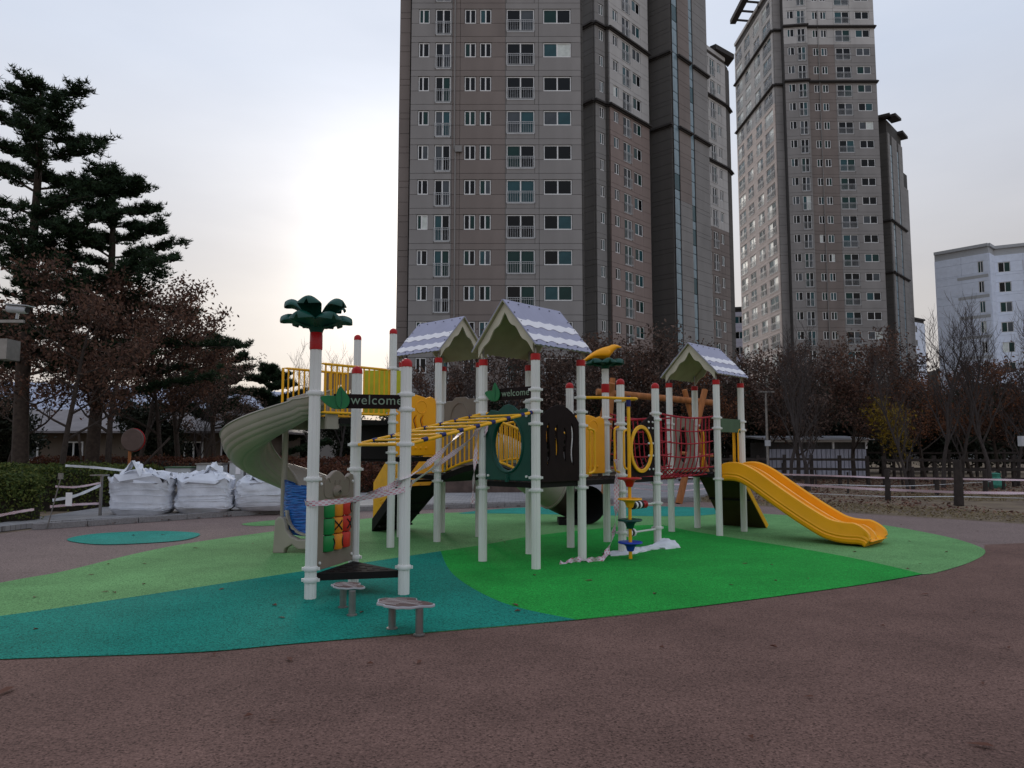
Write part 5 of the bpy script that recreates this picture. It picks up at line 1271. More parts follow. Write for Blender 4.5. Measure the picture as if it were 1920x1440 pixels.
ribbon('barrier_tape', [(1.60, 11.42, 1.45), (1.59, 11.36, 1.0), (1.56, 11.25, .6), (1.45, 11.05, .22), (1.32, 10.86, .05), (1.12, 10.72, .03), (.95, 10.72, .04), (.80, 10.62, .02), (.66, 10.50, .015)], .10, 'tape dangling by the disc climber and curling onto the green surface', G1, tilt=.6, twist=1.1)
# blue stretch film round the slide mouth
bf = MB(); prof = []
for zf in (0.24, .42, .60, .78, .95, 1.06):
    ring = []
    for k in range(28):
        a = 2 * math.pi * k / 28; rx = .50 + .012 * math.sin(k * 2.3 + zf * 20); ry = .36 + .02 * math.sin(k * 1.7 + zf * 13)
        zz_ = zf + (.06 * math.sin(a * 2 + 1) if zf > .5 else .05 * abs(math.cos(a)))
        ring.append((mx + .02 + rx * math.copysign(abs(math.cos(a)) ** .7, math.cos(a)), my + .44 + ry * math.copysign(abs(math.sin(a)) ** .7, math.sin(a)), zz_))
    prof.append(ring)
vs = [p for r_ in prof for p in r_]; nn_ = 28
bf.add(vs, [(j * nn_ + i, j * nn_ + (i + 1) % nn_, (j + 1) * nn_ + (i + 1) % nn_, (j + 1) * nn_ + i) for j in range(len(prof) - 1) for i in range(nn_)])
o = bf.build('blue_film_wrap', MT['bluefilm'], smooth=True); tag(o, 'blue stretch film wound round the lower end of the spiral slide', 'plastic film')
# white plastic lying round the foot of the post
wp = MB(); nn_ = 12; vs = []; rr_ = random.Random(5)
for i in range(26):
    t = i / 25; x = 1.42 + 1.22 * t; y = 11.40 + 1.05 * t ** 1.2
    for j in range(nn_):
        a = math.pi * j / (nn_ - 1); w = .10 + .05 * math.sin(t * 7) + .07 * (t > .78); hh = (.04 + .07 * max(0, t - .2) + .10 * max(0, t - .75) * 3) * (1 if t < .95 else .6)
        vs.append((x + math.cos(a) * w * -.5 + rr_.uniform(-.015, .015), y + math.cos(a) * w + rr_.uniform(-.015, .015), .006 + max(0, math.sin(a) * hh + rr_.uniform(-.012, .02) * math.sin(a))))
wp.add(vs, [(i * nn_ + j, (i + 1) * nn_ + j, (i + 1) * nn_ + j + 1, i * nn_ + j + 1) for i in range(25) for j in range(nn_ - 1)])
o = wp.build('plastic_sheet', MT['film'], smooth=True); tag(o, 'crumpled white plastic sheet lying round two post feet by the disc climber', 'plastic sheet')

# ---------------------------------------------------------------- right side: rail fences, stakes, tapes
def timber_fence(P, Q, npost, zt, rails, label, gp='dark wooden rail fences', pw=.13):
    r = empty('rail_fence', ((P[0] + Q[0]) / 2, (P[1] + Q[1]) / 2, 0), label, 'fence', gp); rnd = random.Random(int(P[1] * 10))
    for i in range(npost):
        t = i / (npost - 1); x = P[0] + (Q[0] - P[0]) * t; y = P[1] + (Q[1] - P[1]) * t
        q = MB(); q.bar((x, y, 0), (x + rnd.uniform(-.03, .03), y, zt + rnd.uniform(-.05, .06)), pw); q.build('fence_post', MT['darkwood'], r)
        if i:
            for z in rails:
                q = MB(); q.bar((xp, yp_ - .08, z + rnd.uniform(-.02, .02)), (x, y - .08, z + rnd.uniform(-.02, .02)), .05, .11); q.build('fence_rail', MT['darkwood'], r)
        xp, yp_ = x, y
timber_fence((8.0, 35.5), (16.0, 33.5), 8, 1.35, (.35, .72, 1.15), 'dark wooden rail fence in front of the white shed')
timber_fence((16.6, 33.2), (27.5, 30.6), 12, 1.3, (.35, .72, 1.12), 'dark wooden rail fence running off the right edge')
timber_fence((9.5, 44.0), (34, 44.0), 16, 1.6, (.5, .95, 1.4), 'second farther rail fence under the trees')
GS = 'dark timber stakes in the leaf litter'
stk = [(1468, 908, 868, .05, 'slim dark stake furthest left near the slide'), (1512, 930, 865, .09, 'thick dark stake by a tree trunk right of the slide'), (1530, 915, 880, .05, 'thin stake right of the thick one'), (1590, 925, 885, .05, 'thin leaning stake in the leaf litter'), (1665, 938, 880, .12, 'thick stake holding pink tape right of the slide'), (1712, 925, 875, .10, 'dark stake between two thick tape stakes'), (1757, 930, 878, .10, 'stake left of the tallest tape stake'), (1798, 948, 862, .17, 'tallest thick dark stake on the dry grass'), (1848, 930, 880, .11, 'stake just right of the tallest one'), (1882, 918, 880, .08, 'small stake by the green sack')]
for u, v, vt, w_, lb in stk:
    x, y = ground_at(u, v); q = MB(); q.tube([(x, y, 0), (x + .02, y, z_at(vt, y) * .55), (x + .01, y, max(.4, z_at(vt, y)))], [w_ * .8, w_ * .7, w_ * .65], 8); o = q.build('timber_stake', MT['darkwood'], smooth=True); tag(o, lb, 'stake', GS)
GT = 'pink tapes strung round the leaf litter'
def far_tape(pts, label, w=.06, m='tape'): ribbon('barrier_tape', [(*ground_at(u, vg), 0) if False else (ground_at(u, vg)[0], ground_at(u, vg)[1], z_at(v, ground_at(u, vg)[1])) for u, vg, v in pts], w, label, GT, m, twist=.4, n=8)
far_tape([(1455, 935, 889), (1590, 935, 893), (1665, 938, 896), (1798, 948, 898), (1960, 948, 901)], 'upper pink tape crossing the right side above the leaf litter')
far_tape([(1490, 938, 908), (1620, 938, 916), (1665, 938, 918), (1798, 948, 923), (1960, 950, 925)], 'lower pink tape crossing the right side above the leaf litter', .09)
far_tape([(1480, 928, 912), (1560, 928, 909), (1700, 926, 911), (1860, 930, 903)], 'thin white line strung between the far stakes', .025, 'film')
far_tape([(1500, 935, 924), (1665, 938, 931), (1790, 948, 931), (1960, 948, 935)], 'lowest thin white line near the ground on the right', .025, 'film')
far_tape([(1180, 925, 893), (1240, 925, 896), (1330, 925, 893)], 'pink tape seen under the rope tunnel', .07); far_tape([(1180, 930, 905), (1240, 930, 909), (1340, 930, 905)], 'lower pink tape seen under the rope tunnel', .06)
far_tape([(1190, 932, 915), (1260, 932, 921), (1345, 932, 914)], 'lowest sagging tape under the rope tunnel', .04)
GT2 = 'barrier tapes round the plaza'
def far_tape2(pts, label, w=.06, m='tape'): ribbon('barrier_tape', [(ground_at(u, vg)[0], ground_at(u, vg)[1], z_at(v, ground_at(u, vg)[1])) for u, vg, v in pts], w, label, GT2, m, twist=.3, n=8)
far_tape2([(515, 925, 899), (560, 925, 901), (630, 925, 901), (690, 925, 899)], 'pale tape with a knot strung across the plaza behind the front post')
far_tape2([(672, 920, 897), (700, 920, 896), (760, 920, 897)], 'short pink tape left of the yellow stairs'); far_tape2([(672, 920, 903), (700, 920, 903), (760, 920, 902)], 'second pink tape just below it left of the stairs')
far_tape2([(118, 960, 873), (180, 960, 877), (240, 960, 884)], 'white tape from the tree trunk to the leftmost bag', .07, 'film')
far_tape2([(96, 985, 938), (140, 985, 929), (187, 975, 909)], 'slack pale tape rising to the thin metal stand', .07, 'film')
far_tape2([(100, 985, 912), (140, 985, 913), (187, 975, 905)], 'thin pale tape with a white tag by the hedge', .05)
far_tape2([(-20, 1000, 970), (30, 1000, 960), (62, 990, 955)], 'short reddish tape across the left hedge'); far_tape2([(92, 985, 950), (140, 985, 946), (185, 975, 944)], 'low reddish tape in front of the dark hedge gap')
x, y = ground_at(88, 992); q = MB(); q.tube([(x, y, 0), (x + .12, y, .55), (x + .22, y, 1.0)], .014, 6); q.tube([(x + .22, y, 1.0), (x + .22, y, 1.12)], .05, 8); o = q.build('bent_stake', MT['steel'], smooth=True); tag(o, 'thin bent metal stake holding tapes at the hedge end', 'stake')
x, y = ground_at(187, 975); r = empty('metal_stand', (x, y, 0), 'thin grey metal stand with flat top beside the hedge', 'stand')
q = MB(); q.bar((x, y, 0), (x, y, 1.0), .05); q.build('upright', MT['steel'], r); q = MB(); q.rbox(x - .22, x + .12, y - .1, y + .1, 1.0, 1.03); q.build('top_plate', MT['steel'], r)
x, y = ground_at(126, 990); q = MB(); q.rbox(x - .06, x + .07, y - .01, y, .45, .72); o = q.build('paper_tag', MT['snow']); tag(o, 'small white paper tag hanging from the tape by the hedge', 'paper')

# round sign, lamp and cameras
r = empty('round_sign', (-12.7, 24.7, 0), 'round brown sign disc on an orange pole behind the bags', 'sign')
sx, sy_ = (252 - 960) / FPX * 24.7, 24.7
r.location = (sx, sy_, 0); q = MB(); q.tube([(sx - .1, sy_, 0), (sx - .1, sy_, z_at(842, sy_))], .05, 10); q.build('pole', MT['wood'], r, smooth=True)
M = Matrix.Translation((sx, sy_ - .05, z_at(825, sy_))) @ Matrix.Rotation(R(90), 4, 'X'); q = MB(); q.lathe([(.35, -.02), (.385, 0), (.35, .035), (.05, .05)], (0, 0, 0), 32, M); q.build('disc', mat('sign_brown', (.13, .09, .08), .5), r, smooth=True)
M = Matrix.Translation((sx, sy_ - .02, z_at(825, sy_))) @ Matrix.Rotation(R(90), 4, 'X'); q = MB(); q.lathe([(.385, -.05), (.393, -.03), (.385, -.012)], (0, 0, 0), 32, M); q.build('rim', MT['red'], r, smooth=True)
r = empty('lamp_post', (11.2, 32, 0), 'slim grey lamp post with a small box among the right trees', 'lamp post')
lx, ly = (1437 - 960) / FPX * 32, 32
r.location = (lx, ly, 0); q = MB(); q.tube([(lx, ly, 0), (lx, ly, 4.1)], [.07, .045], 10); q.build('pole', MT['steel'], r, smooth=True)
q = MB(); q.rbox(lx - .30, lx + .34, ly - .12, ly + .12, 4.06, 4.12); q.build('lamp_head', MT['steel'], r); q = MB(); q.rbox(lx - .12, lx + .1, ly - .15, ly - .05, 1.75, 2.0); q.build('control_box', MT['aluminium'], r)
r = empty('camera_pole', (-6.3, 9.0, 0), 'security cameras on a pole arm at the left edge', 'security camera')
q = MB(); q.tube([(-6.75, 9.0, 0), (-6.75, 9.0, 3.6)], .06, 10); q.build('pole', MT['steel'], r, smooth=True); q = MB(); q.bar((-6.75, 9.0, 3.17), (-6.0, 9.0, 3.17), .035); q.build('arm', MT['steel'], r)
def cctv(c, ang, tilt, s=1.0):
    Mc = Matrix.Translation(c) @ Matrix.Rotation(ang, 4, 'Z') @ Matrix.Rotation(tilt, 4, 'Y') @ Matrix.Scale(s, 4)
    q = MB(); q.lathe([(.045, -.14), (.05, -.13), (.05, .10), (.045, .12)], (0, 0, 0), 16, Mc @ Matrix.Rotation(R(90), 4, 'Y')); o = q.build('camera_body', MT['aluminium'], r, smooth=True)
    q = MB(); q.rbox(-.15, .17, -.065, .065, .045, .055, Mc); q.build('sun_shield', MT['aluminium'], o); q = MB(); q.lathe([(.035, 0), (.035, .012)], (0, 0, 0), 16, Mc @ Matrix.Translation((.125, 0, 0)) @ Matrix.Rotation(R(90), 4, 'Y')); q.build('lens', MT['ink'], o)
    q = MB(); q.tube([Mc @ Vector((0, 0, -.04)), Mc @ Vector((0, 0, -.12))], .018, 8); q.build('bracket', MT['aluminium'], o)
cctv((-6.08, 9.0, 3.32), R(-8), R(6)); 
q = MB(); q.rbox(-6.32, -6.16, 8.95, 9.2, 2.70, 2.95); q.build('junction_box', MT['steel'], r)
r = empty('camera_pole', (15.4, 22.0, 0), 'grey box and camera on a thin pole at the right edge', 'security camera')
q = MB(); q.tube([(15.45, 22.0, 0), (15.45, 22.0, 2.0)], .05, 8); q.build('pole', MT['steel'], r, smooth=True); q = MB(); q.rbox(15.05, 15.3, 21.9, 22.1, 1.7, 2.0); q.build('control_box', MT['aluminium'], r); q = MB(); q.rbox(15.35, 15.6, 21.85, 22.1, 1.9, 2.15); q.build('monitor_box', MT['rail'], r)
x, y = ground_at(1868, 915); q = MB(); q.lathe([(.30, 0), (.36, .12), (.30, .3), (.16, .46), (.20, .60), (.05, .64)], (x, y, 0), 10); o = q.build('green_sack', MT['patch'] if 0 else mat('green_sack_cloth', (.05, .22, .16), .7, .2, 6, bump=.5)); tag(o, 'small green sack among the right stakes', 'sack')

# ---------------------------------------------------------------- hedges
def leaf_quads(P, s, spread=1.0, nrm_=None, asp=.55, jit=.35):
    "P: (n,3) centres -> quads with random orientation"
    n = len(P); a = rng.normal(size=(n, 3)); 
    if nrm_ is not None: a = a * spread + nrm_
    a /= np.linalg.norm(a, axis=1)[:, None] + 1e-9
    b = rng.normal(size=(n, 3)); u = np.cross(a, b); u /= np.linalg.norm(u, axis=1)[:, None] + 1e-9; v = np.cross(a, u)
    sz = s * (1 + jit * rng.uniform(-1, 1, size=(n, 1))); u = u * sz; v = v * sz * asp
    q = np.empty((n, 4, 3)); q[:, 0] = P - u; q[:, 1] = P - v * .9 + u * .1; q[:, 2] = P + u; q[:, 3] = P + v * .9 + u * .1
    return q.reshape(-1, 3)
def hedge(name, pts, w, h, n, m, label, group, leaf=.035, z0=0., rough=.10, round_=.5):
    "clipped hedge along a line: dark core and a skin of leaves"
    path = catmull([(x, y, 0) for x, y in pts], 8); root = empty(name, tuple(path[len(path) // 2]), label, 'hedge', group)
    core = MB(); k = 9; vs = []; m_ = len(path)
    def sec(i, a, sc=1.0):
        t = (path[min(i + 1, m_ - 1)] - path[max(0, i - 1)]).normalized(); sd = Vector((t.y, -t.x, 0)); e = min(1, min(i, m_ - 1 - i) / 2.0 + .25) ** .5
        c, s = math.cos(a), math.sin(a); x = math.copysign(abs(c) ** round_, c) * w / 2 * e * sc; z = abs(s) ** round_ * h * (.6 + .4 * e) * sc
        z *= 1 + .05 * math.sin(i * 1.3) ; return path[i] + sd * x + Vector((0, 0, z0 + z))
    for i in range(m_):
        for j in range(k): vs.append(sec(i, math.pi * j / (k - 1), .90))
    core.add(vs, [(i * k + j, (i + 1) * k + j, (i + 1) * k + j + 1, i * k + j + 1) for i in range(m_ - 1) for j in range(k - 1)]); core.build('shade_core', MT['hedgecore'], root, smooth=True)  # solid core coloured dark for the shade among the leaves
    ii = rng.uniform(0, m_ - 1.001, n); aa = rng.uniform(0, math.pi, n); P = np.empty((n, 3)); 
    for q in range(n):
        i = int(ii[q]); f = ii[q] - i; p = sec(i, aa[q]).lerp(sec(i + 1, aa[q]), f); P[q] = p
    P += rng.normal(size=P.shape) * rough * np.array([.6, .6, .5]); P[:, 2] = np.maximum(P[:, 2], .02) 
    rl = np.array(root.location); me = np_mesh('foliage', leaf_quads(P, leaf) - rl, None, MT[m], 4); link_mesh('foliage', me, root); return root
GH = 'clipped hedges beyond the kerb'
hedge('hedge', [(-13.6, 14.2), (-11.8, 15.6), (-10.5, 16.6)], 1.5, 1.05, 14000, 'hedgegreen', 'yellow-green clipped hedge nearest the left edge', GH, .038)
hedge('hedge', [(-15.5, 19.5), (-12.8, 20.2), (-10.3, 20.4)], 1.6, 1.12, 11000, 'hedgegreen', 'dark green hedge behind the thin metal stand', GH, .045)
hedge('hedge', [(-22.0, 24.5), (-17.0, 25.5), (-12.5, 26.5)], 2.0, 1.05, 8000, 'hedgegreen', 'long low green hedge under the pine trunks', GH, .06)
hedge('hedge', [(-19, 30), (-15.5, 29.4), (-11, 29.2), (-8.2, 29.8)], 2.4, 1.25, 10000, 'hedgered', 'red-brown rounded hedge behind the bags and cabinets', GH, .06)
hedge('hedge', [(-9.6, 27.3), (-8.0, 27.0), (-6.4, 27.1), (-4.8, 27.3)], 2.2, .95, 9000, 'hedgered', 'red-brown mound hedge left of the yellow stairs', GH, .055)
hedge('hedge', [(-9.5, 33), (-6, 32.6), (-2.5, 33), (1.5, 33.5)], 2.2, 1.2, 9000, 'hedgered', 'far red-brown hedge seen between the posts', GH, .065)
wl = MB(); wl.bar((-4.5, 26.0, .25), (1.4, 26.6, .25), .35, .5); o = wl.build('low_wall', mat('brown_block_wall', (.10, .07, .06), .9, .25, 5, bump=.3)); tag(o, 'low dark brown wall at the back of the paved plaza', 'wall')

# ---------------------------------------------------------------- trees
def branch_tree(rnd, height, trunk_r, n_limb, spread, up, levels=3, first=.3, lean=0., wig=.12, droop=0., sub=5):
    "returns list of (pts, radii) and tip points"
    segs = []; tips = []
    def grow(p, d, L_, r, lv):
        n = 5; pts = [p]; rad = [r]; dd = d.copy()
        for i in range(n):
            dd = (dd + Vector((rnd.gauss(0, wig), rnd.gauss(0, wig), rnd.gauss(0, wig * .6) + (up if lv else 0) * .12 - droop * .1))).normalized()
            pts.append(pts[-1] + dd * L_ / n); rad.append(r * (1 - .72 * (i + 1) / n))
        segs.append((pts, rad, lv))
        if lv >= levels:
            tips.extend(pts[1:]); return
        cnt = n_limb if lv == 0 else sub
        for k in range(cnt):
            t = first + (1 - first) * (k + .5) / cnt if lv == 0 else .25 + .72 * (k + rnd.random() * .6) / cnt
            i = min(n - 1, int(t * n)); f = t * n - i; q = pts[i].lerp(pts[i + 1], f); rr = rad[i] * .55
            a = rnd.uniform(0, 2 * math.pi) if lv else k * 2.4 + rnd.uniform(-.4, .4)
            side = Vector((math.cos(a), math.sin(a), 0))
            if lv == 0: nd = (side * spread + Vector((0, 0, up))).normalized(); ln = height * (.42 - .20 * abs(t - .45)) * rnd.uniform(.8, 1.15)
            else: nd = (dd * .8 + side * .9 * rnd.uniform(.5, 1.1) + Vector((0, 0, rnd.uniform(-.1, .5) * up))).normalized(); ln = L_ * rnd.uniform(.40, .62)
            grow(q, nd, ln, max(.008, rr), lv + 1)
        tips.append(pts[-1])
    grow(Vector((0, 0, 0)), Vector((lean, 0, 1)).normalized(), height * (.9 if levels else 1), trunk_r, 0)
    return segs, tips
def tree_meshes(segs, bark, seg0=8):
    a = MB()
    for pts, rad, lv in segs: a.tube(pts, rad, seg0 if lv == 0 else (5 if lv == 1 else 3), cap=False)
    return a.mesh('trunk', bark, True, None, fix=False)
def make_broad(seed, height, leafm, nleaf, leaf=.06, r=.13, bare=False, spread=.9, up=.55, first=.3, levels=3, n_limb=9, sub=5, clump=.30, lean=0.):
    rnd = random.Random(seed); segs, tips = branch_tree(rnd, height, r, n_limb, spread, up, levels=levels, first=first, lean=lean, sub=sub)
    tm = tree_meshes(segs, MT['bark'] if not bare else MT['twig']); cm = None
    if nleaf:
        T = np.array([tuple(t) for t in tips]); idx = rng.integers(0, len(T), nleaf)
        keep = rng.random(len(T)) < .8; idx = idx[keep[idx]]
        P = T[idx] + rng.normal(size=(len(idx), 3)) * np.array([clump, clump, clump * .7]); cm = np_mesh('crown', leaf_quads(P, leaf), None, MT[leafm], 4)
    return tm, cm
def needles(P, s, k=7, flat_=.6):
    n = len(P); base = np.repeat(P, k, axis=0); d = rng.normal(size=(n * k, 3)); d[:, 2] = np.abs(d[:, 2]) * .9 + .15; d /= np.linalg.norm(d, axis=1)[:, None]
    tip = base + d * s * rng.uniform(.6, 1.2, size=(n * k, 1)); sd = np.cross(d, rng.normal(size=(n * k, 3))); sd /= np.linalg.norm(sd, axis=1)[:, None]; sd *= s * .10
    q = np.empty((n * k, 3, 3)); q[:, 0] = base - sd; q[:, 1] = base + sd; q[:, 2] = tip; return q.reshape(-1, 3)
def make_pine(seed, height, crown0, width, ntuft, tuft=.26, r=.24, lean=.0, shape=1.0):
    "layered needle pads on near-horizontal limbs"
    rnd = random.Random(seed); a = MB(); n = 12; pts = []; rad = []
    for i in range(n + 1):
        t = i / n; pts.append(Vector((lean * height * t + .18 * math.sin(t * 5 + seed), .15 * math.sin(t * 4 + seed * 2), height * t))); rad.append(r * (1 - .8 * t) + .02)
    a.tube(pts, rad, 10, cap=False); tw = []
    nl = int((height - crown0) * 4.3)
    for k in range(nl):
        t = crown0 / height + (1 - crown0 / height) * (k + rnd.random()) / nl; i = min(n - 1, int(t * n)); p = pts[i].lerp(pts[i + 1], t * n - i)
        ang = k * 2.4 + rnd.uniform(-.5, .5); u = (t - crown0 / height) / (1 - crown0 / height); L_ = width * ((1 - u) ** .62 * .95 + .12) * rnd.uniform(.6, 1.1) * (1 if u > .15 else .8)
        d = Vector((math.cos(ang), math.sin(ang), .22 - .25 * (1 - u) * rnd.random())); lp = [p]; dd = d.normalized()
        for s in range(7):
            dd = (dd + Vector((rnd.gauss(0, .12), rnd.gauss(0, .12), rnd.gauss(.03, .06)))).normalized(); lp.append(lp[-1] + dd * L_ / 7)
        a.tube(lp, [.06 * (1 - u * .5) * (1 - j / 8) + .008 for j in range(8)], 5, cap=False)
        for s in range(2, 8):
            for _ in range(5):
                q = lp[s].lerp(lp[s - 1], rnd.random()); an = math.atan2(dd.y, dd.x) + rnd.choice((-1, 1)) * rnd.uniform(.3, 1.5); ln = rnd.uniform(.35, 1.0) * (1.1 - .35 * u) * (.6 + .06 * s)
                e_ = q + Vector((math.cos(an) * ln, math.sin(an) * ln, rnd.uniform(-.12, .38) * ln + .05)); tw.append((*q, *e_))
                if rnd.random() < .7: a.tube([q, e_], [.016, .005], 3, cap=False)
    tm = a.mesh('trunk', MT['pinebark'], True, None, fix=False)
    T = np.array(tw); idx = rng.integers(0, len(T), ntuft); f = (rng.random((ntuft, 1)) ** .7)
    P = T[idx, :3] * (1 - f) + T[idx, 3:] * f + rng.normal(size=(ntuft, 3)) * np.array([.06, .06, .06]); cm = np_mesh('crown', needles(P, tuft), None, MT['needle'], 3)
    return tm, cm
def put_tree(name, tm, cm, x, y, label, group, s=1.0, rz=0., sz=None, extra=None):
    root = empty(name, (x, y, 0), label, 'tree', group); root.rotation_euler = (0, 0, rz); root.scale = (s, s, sz or s)
    link_mesh('trunk', tm, root)
    if cm: link_mesh('crown', cm, root)
    return root
def PXY(u, Y): return ((u - 960) / FPX * (Y * math.cos(PITCH)) , Y)
GP = 'pine trees on the left'
tm, cm = make_pine(3, 14.8, 4.2, 5.3, 15500, .21, .27, lean=-.012); put_tree('pine_tree', tm, cm, *PXY(42, 26.5), 'tallest dark pine, cut by the left edge of the picture', GP)
tm, cm = make_pine(11, 12.4, 3.4, 5.2, 15500, .21, .25, lean=.008); put_tree('pine_tree', tm, cm, *PXY(182, 28.5), 'broad dark pine just right of the tallest one', GP)
tm, cm = make_pine(21, 8.2, 2.8, 3.0, 8000, .28, .15); put_tree('pine_tree', tm, cm, *PXY(402, 44), 'small pine standing alone right of the russet trees', GP)
tm2, cm2 = make_pine(27, 6.8, 1.0, 4.2, 12000, .32, .14); put_tree('pine_tree', tm2, cm2, *PXY(500, 50), 'low dark bushy pine behind the spiral slide', GP)
GO = 'russet oaks on the left'
oaks = [make_broad(41, 8.6, 'oakleaf', 8000, .082, .15, levels=3, n_limb=10, sub=5, clump=.24, spread=1.15), make_broad(42, 7.6, 'oakleaf', 7000, .08, .12, levels=3, n_limb=10, sub=5, clump=.22, spread=1.1), make_broad(43, 8.0, 'oakdark', 7500, .08, .13, levels=3, n_limb=10, sub=5, clump=.24, spread=1.15)]
lo = ['russet oak at the far left behind the camera arm', 'slim russet oak with a pale trunk between the two tall pines', 'red-leaved oak whose trunk forks low beside the round sign', 'wide russet oak reaching over the bulk bags', 'russet oak with the outermost twig tips left of the open sky', 'thin-leaved russet oak beside the small pine', 'dull brown oak low behind the pavilion gap']
for i, (u, Y, k, s) in enumerate(((10, 30, 2, 1.0), (118, 22, 1, .95), (205, 27, 0, 1.0), (300, 30, 1, 1.12), (330, 33, 0, 1.05), (375, 38, 2, .85), (262, 36, 2, 1.1))):
    put_tree('oak_tree', *oaks[k], *PXY(u, Y), lo[i], GO, s * .86, rz=i * 1.3)
GB = 'bare shrubs and trees'
bare = [make_broad(61, 6.0, None, 0, r=.08, bare=True, spread=.5, up=1.2, first=.12, levels=3, n_limb=12, sub=5), make_broad(62, 7.0, None, 0, r=.10, bare=True, spread=.55, up=1.0, first=.25, levels=3, n_limb=12, sub=6)]
GR = 'russet trees behind the play structure'
rt = [make_broad(51, 7.0, 'oakdark', 5000, .095, .13, levels=3, n_limb=10, sub=5, clump=.30, first=.25), make_broad(52, 7.2, 'oakdark', 4000, .095, .14, levels=3, n_limb=11, sub=6, clump=.28, first=.2), make_broad(53, 6.6, 'orangeleaf', 3000, .10, .12, levels=3, n_limb=10, sub=5, clump=.28, first=.25), make_broad(54, 7.0, 'oakleaf', 4500, .095, .13, levels=3, n_limb=10, sub=5, clump=.28, first=.2)]
rows = [(815, 38, 3, .72, 'thin russet tree between the left roof posts'), (880, 40, 0, .9, 'russet tree under the big roof, left part'), (950, 39, 1, .98, 'leafy russet tree filling the gap under the big roof'), (1015, 41, 3, .92, 'russet tree right behind the big roof'),
        (1075, 40, 0, .95, 'russet tree left of the yellow bird'), (1125, 42, 1, 1.0, 'russet tree directly behind the yellow bird'), (1180, 41, 3, 1.0, 'russet tree behind the swing crossbar left end'), (1235, 43, 0, 1.12, 'tall russet tree between bird and right roof'),
        (1290, 41, 1, .95, 'russet tree behind the right roof posts'), (1335, 40, 2, .86, 'orange-leaved tree behind the rope tunnel'), (1390, 42, 0, .92, 'russet tree above the double slide top'), (1440, 40, 3, .92, 'russet tree by the slim lamp post'),
        (1495, 38, 1, .92, 'russet tree left of the white shed'), (1545, 42, 0, 1.02, 'russet tree in front of the right tower, left side'), (1600, 38, 3, 1.0, 'russet tree leaning over the shed roof'), (1655, 41, 1, 1.1, 'tallest russet tree in front of the right tower'), (1700, 42, 0, .95, 'russet tree at the right tower foot'),
        (1735, 37, 2, .8, 'sparse orange tree left of the bare ones'), (1870, 40, 2, .95, 'orange-brown tree near the right edge'), (1925, 39, 3, .95, 'russet tree cut by the right edge'), (1820, 42, 2, .95, 'orange tree before the pale office block')]
for i, (u, Y, k, s, lb) in enumerate(rows): put_tree('russet_tree', *rt[k], *PXY(u, Y), lb, GR, s * (.97 if u < 1450 else .90), rz=i * 2.1)
bl_ = [(1765, 31, 1, .92, 'bare tree with upright branches before the open sky gap'), (1800, 33, 0, 1.05, 'bare tree right of the sky gap'), (1855, 30, 1, .85, 'bare tree before the pale office block'), (1515, 29, 0, .85, 'bare tree by the slide end'), (1480, 31, 1, .82, 'bare dark tree left of the shed'), (800, 37, 0, .80, 'bare shrub seen between the left roof posts'), (860, 36, 0, .78, 'bare shrub left of the big roof post'), (745, 48, 0, .98, 'pale bare shrub behind the tall posts'), (590, 45, 0, 1.02, 'bare twiggy shrub above the yellow rail'), (640, 50, 1, 1.0, 'bare tree behind the lime board'), (370, 40, 0, .8, 'bare multi-stemmed shrub left of the small pine'), (1700, 28, 0, .8, 'bare sapling before the yellow ginkgo'), (1905, 33, 0, 1.0, 'bare tree at the right edge')]
for i, (u, Y, k, s, lb) in enumerate(bl_): put_tree('bare_tree', *bare[k], *PXY(u, Y), lb, GB, s, rz=i * 1.7)
tg, cg_ = make_broad(71, 3.6, 'ginkgo', 1800, .07, .05, levels=2, n_limb=12, spread=.5, up=.9, first=.15, clump=.18); put_tree('ginkgo_tree', tg, cg_, *PXY(1690, 34), 'small yellow-leaved ginkgo by the rail fence', None)
te, ce = make_broad(81, 5.2, 'evergreen', 15000, .14, .14, levels=3, n_limb=10, first=.05, spread=1.0, up=.5, clump=.5)
de = ['dark evergreen left of the stairs opening', 'dark evergreen behind the pavilion corner', 'dark evergreen under the left roof', 'dark evergreen behind the bridge', 'dark evergreen behind the bird flower', 'dark evergreen behind the swing', 'dark evergreen behind the rope tunnel', 'dark evergreen above the slide', 'dark evergreen left of the shed', 'dark evergreen behind the shed', 'dark evergreen right of the shed', 'dark evergreen behind the ginkgo', 'dark evergreen beneath the bare trees', 'dark evergreen near the right edge', 'dark evergreen cut by the right edge', 'dark evergreen behind the left oaks', 'dark evergreen at the far left edge']
for i, (u, Y, s) in enumerate(((660, 56, .75), (560, 60, .7), (770, 52, .8), (880, 50, .85), (1000, 50, .9), (1100, 50, .9), (1200, 52, .95), (1300, 52, 1.0), (1395, 52, 1.0), (1490, 50, 1.0), (1570, 52, 1.0), (1650, 50, 1.0), (1735, 52, .95), (1815, 50, .95), (1900, 50, 1.0), (300, 43, .72), (0, 42, .8))):
    put_tree('evergreen_tree', te, ce, *PXY(u, Y), de[i], 'dark evergreens behind the russet trees', s, rz=i * .9)
# support props of the pines
for i, (a, b, lb) in enumerate((((-14.4, 25.2, 0), (-15.2, 26, 2.2), 'thin leaning prop left of the slim oak'), ((-13.2, 24.6, 0), (-11.8, 25.6, 2.0), 'thin leaning prop right of the slim oak'))):
    q = MB(); q.tube([a, b], .04, 6); o = q.build('tree_prop', MT['bark']); tag(o, lb, 'prop', 'tree props')

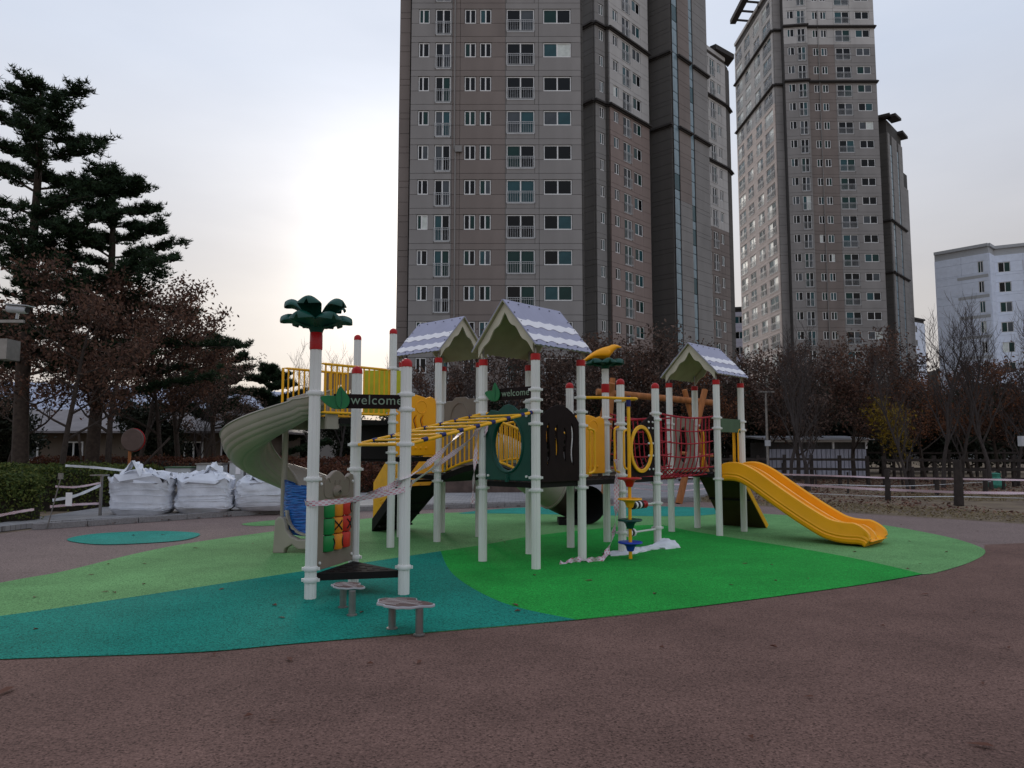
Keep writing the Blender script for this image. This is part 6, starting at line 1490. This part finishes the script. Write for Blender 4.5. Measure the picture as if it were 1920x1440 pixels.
# ---------------------------------------------------------------- leaf litter and grass
def litter(name, region, n, size, m, label_kind='stuff', z=.012, lift=.03):
    P = np.empty((n, 3)); (x0_, x1_), (y0_, y1_) = region[:2]; f = region[2]; c = 0
    while c < n:
        x = rng.uniform(x0_, x1_); y = rng.uniform(y0_, y1_)
        if f(x, y): P[c] = (x, y, z + rng.random() * lift); c += 1
    me = np_mesh(name, leaf_quads(P, size, .35, np.array([0, 0, 1.0])), None, MT[m], 4); o = link_mesh(name, me); o['kind'] = label_kind; return o
def fr_y(x):
    for (a, b) in zip(far_right[:-1], far_right[1:]):
        if a[0] <= x <= b[0]: return a[1] + (b[1] - a[1]) * (x - a[0]) / max(1e-6, b[0] - a[0])
    return 23
litter('leaf_litter', ((4, 34), (17, 40), lambda x, y: y > fr_y(x) + 1.6 + .8 * math.sin(x * 1.3) + rng.random() * 2 and (x > 6 or y > 27)), 17000, .055, 'fallen')
litter('dry_grass', ((5, 26), (14, 27), lambda x, y: fr_y(x) + .05 + .12 * math.sin(x * 5) < y < fr_y(x) + 4.5), 16000, .035, 'drygrass', lift=.05)
litter('leaf_litter', ((-14, -8.5), (12.5, 18), lambda x, y: y > 12.9 + (x + 14) * .62 + rng.random() * .5 and y < 14.3 + (x + 14) * .7), 3500, .035, 'fallen')
litter('leaf_litter', ((-11, 4), (15.5, 23), lambda x, y: any(abs(math.hypot(x - k.x, y - k.y)) < .16 and rng.random() < .35 for k in kk[::3])), 900, .025, 'fallen')
lv = MB(); lv.add([(-.05, 0, .004), (-.02, -.022, .010), (.02, -.018, .012), (.055, 0, .006), (.02, .020, .016), (-.02, .024, .012), (-.09, .004, .003)], [(0, 1, 2, 3), (0, 3, 4, 5), (6, 0, 5)])
lvm = [lv.mesh('fallen_leaf', MT['fallen'])]; lv2 = MB(); lv2.add([(-.035, 0, .003), (0, -.026, .018), (.04, .002, .006), (.004, .02, .024)], [(0, 1, 2), (0, 2, 3)]); lvm.append(lv2.mesh('fallen_leaf', MT['fallen']))
spots = [(475, 1020), (184 / 2.743, 860 + 883 / 2.743), (743 / 2.743, 860 + 543 / 2.743), (740 / 2.743, 1097), (545 / 2.743, 1111), (588 / 2.743, 1113), (471 / 2.743, 1079), (557 / 2.743, 1059), (1005 / 2.743, 1029), (700 / 2.743, 1020), (1143 / 2.743, 1106), (1410 / 2.743, 1137), (1447 / 2.743, 1160), (1862 / 2.743, 1150), (65, 1123 - 2), (400, 1230), (1490 / 2.743, 1238), (693, 1247), (787, 1243), (465, 1346), (511, 1354), (1451, 1215), (1519, 1309), (1407, 1386), (1845, 1402), (1890, 1217), (1842, 1284), (1825, 1148), (1736, 1116), (1485, 1166), (1398, 1058), (1702, 1068), (1725, 1058), (1775, 1036), (1705, 1016), (1788, 1021), (1470, 1031), (1603, 1036), (1447, 1060), (1515, 1086), (1371, 1098), (1454, 1090), (966, 1136), (1002, 1080), (940, 1013), (946, 1018), (1230, 965), (970, 1148), (1540, 988), (1690, 985), (1833, 997), (1666, 964), (1695, 960), (905, 1000), (14, 1298), (1655, 1175), (1120, 970), (250, 1005), (305, 1004), (1228, 1115), (1105, 1090), (1240, 1216)]
surf = lambda u, v: 'bright green' if (u > 860 and 1040 < v < 1160) else ('brown' if v > 1165 or u > 1760 or (u > 1640 and v < 970) or v < 970 else ('teal' if (v > 1120 or (u > 300 and v > 1100 and u < 900)) else 'light green'))
for i, (u, v) in enumerate(spots):
    x, y = ground_at(u, v); o = link_mesh('fallen_leaf', lvm[i % 2], None, (x, y, .008), rng.uniform(0, 6.28)); s = rng.uniform(.45, 1.0) if u != 14 else 1.3; o.scale = (s, s, s)
    tag(o, ('flat' if i % 2 == 0 else 'curled') + ' dry leaf on the ' + surf(u, v) + ' rubber' + (' left of the climbing structure' if u < 560 else (' right of the climbing structure' if u > 1400 else ' in front of or beneath the climbing structure')), 'leaf', 'dry leaves on the ' + surf(u, v) + ' rubber')
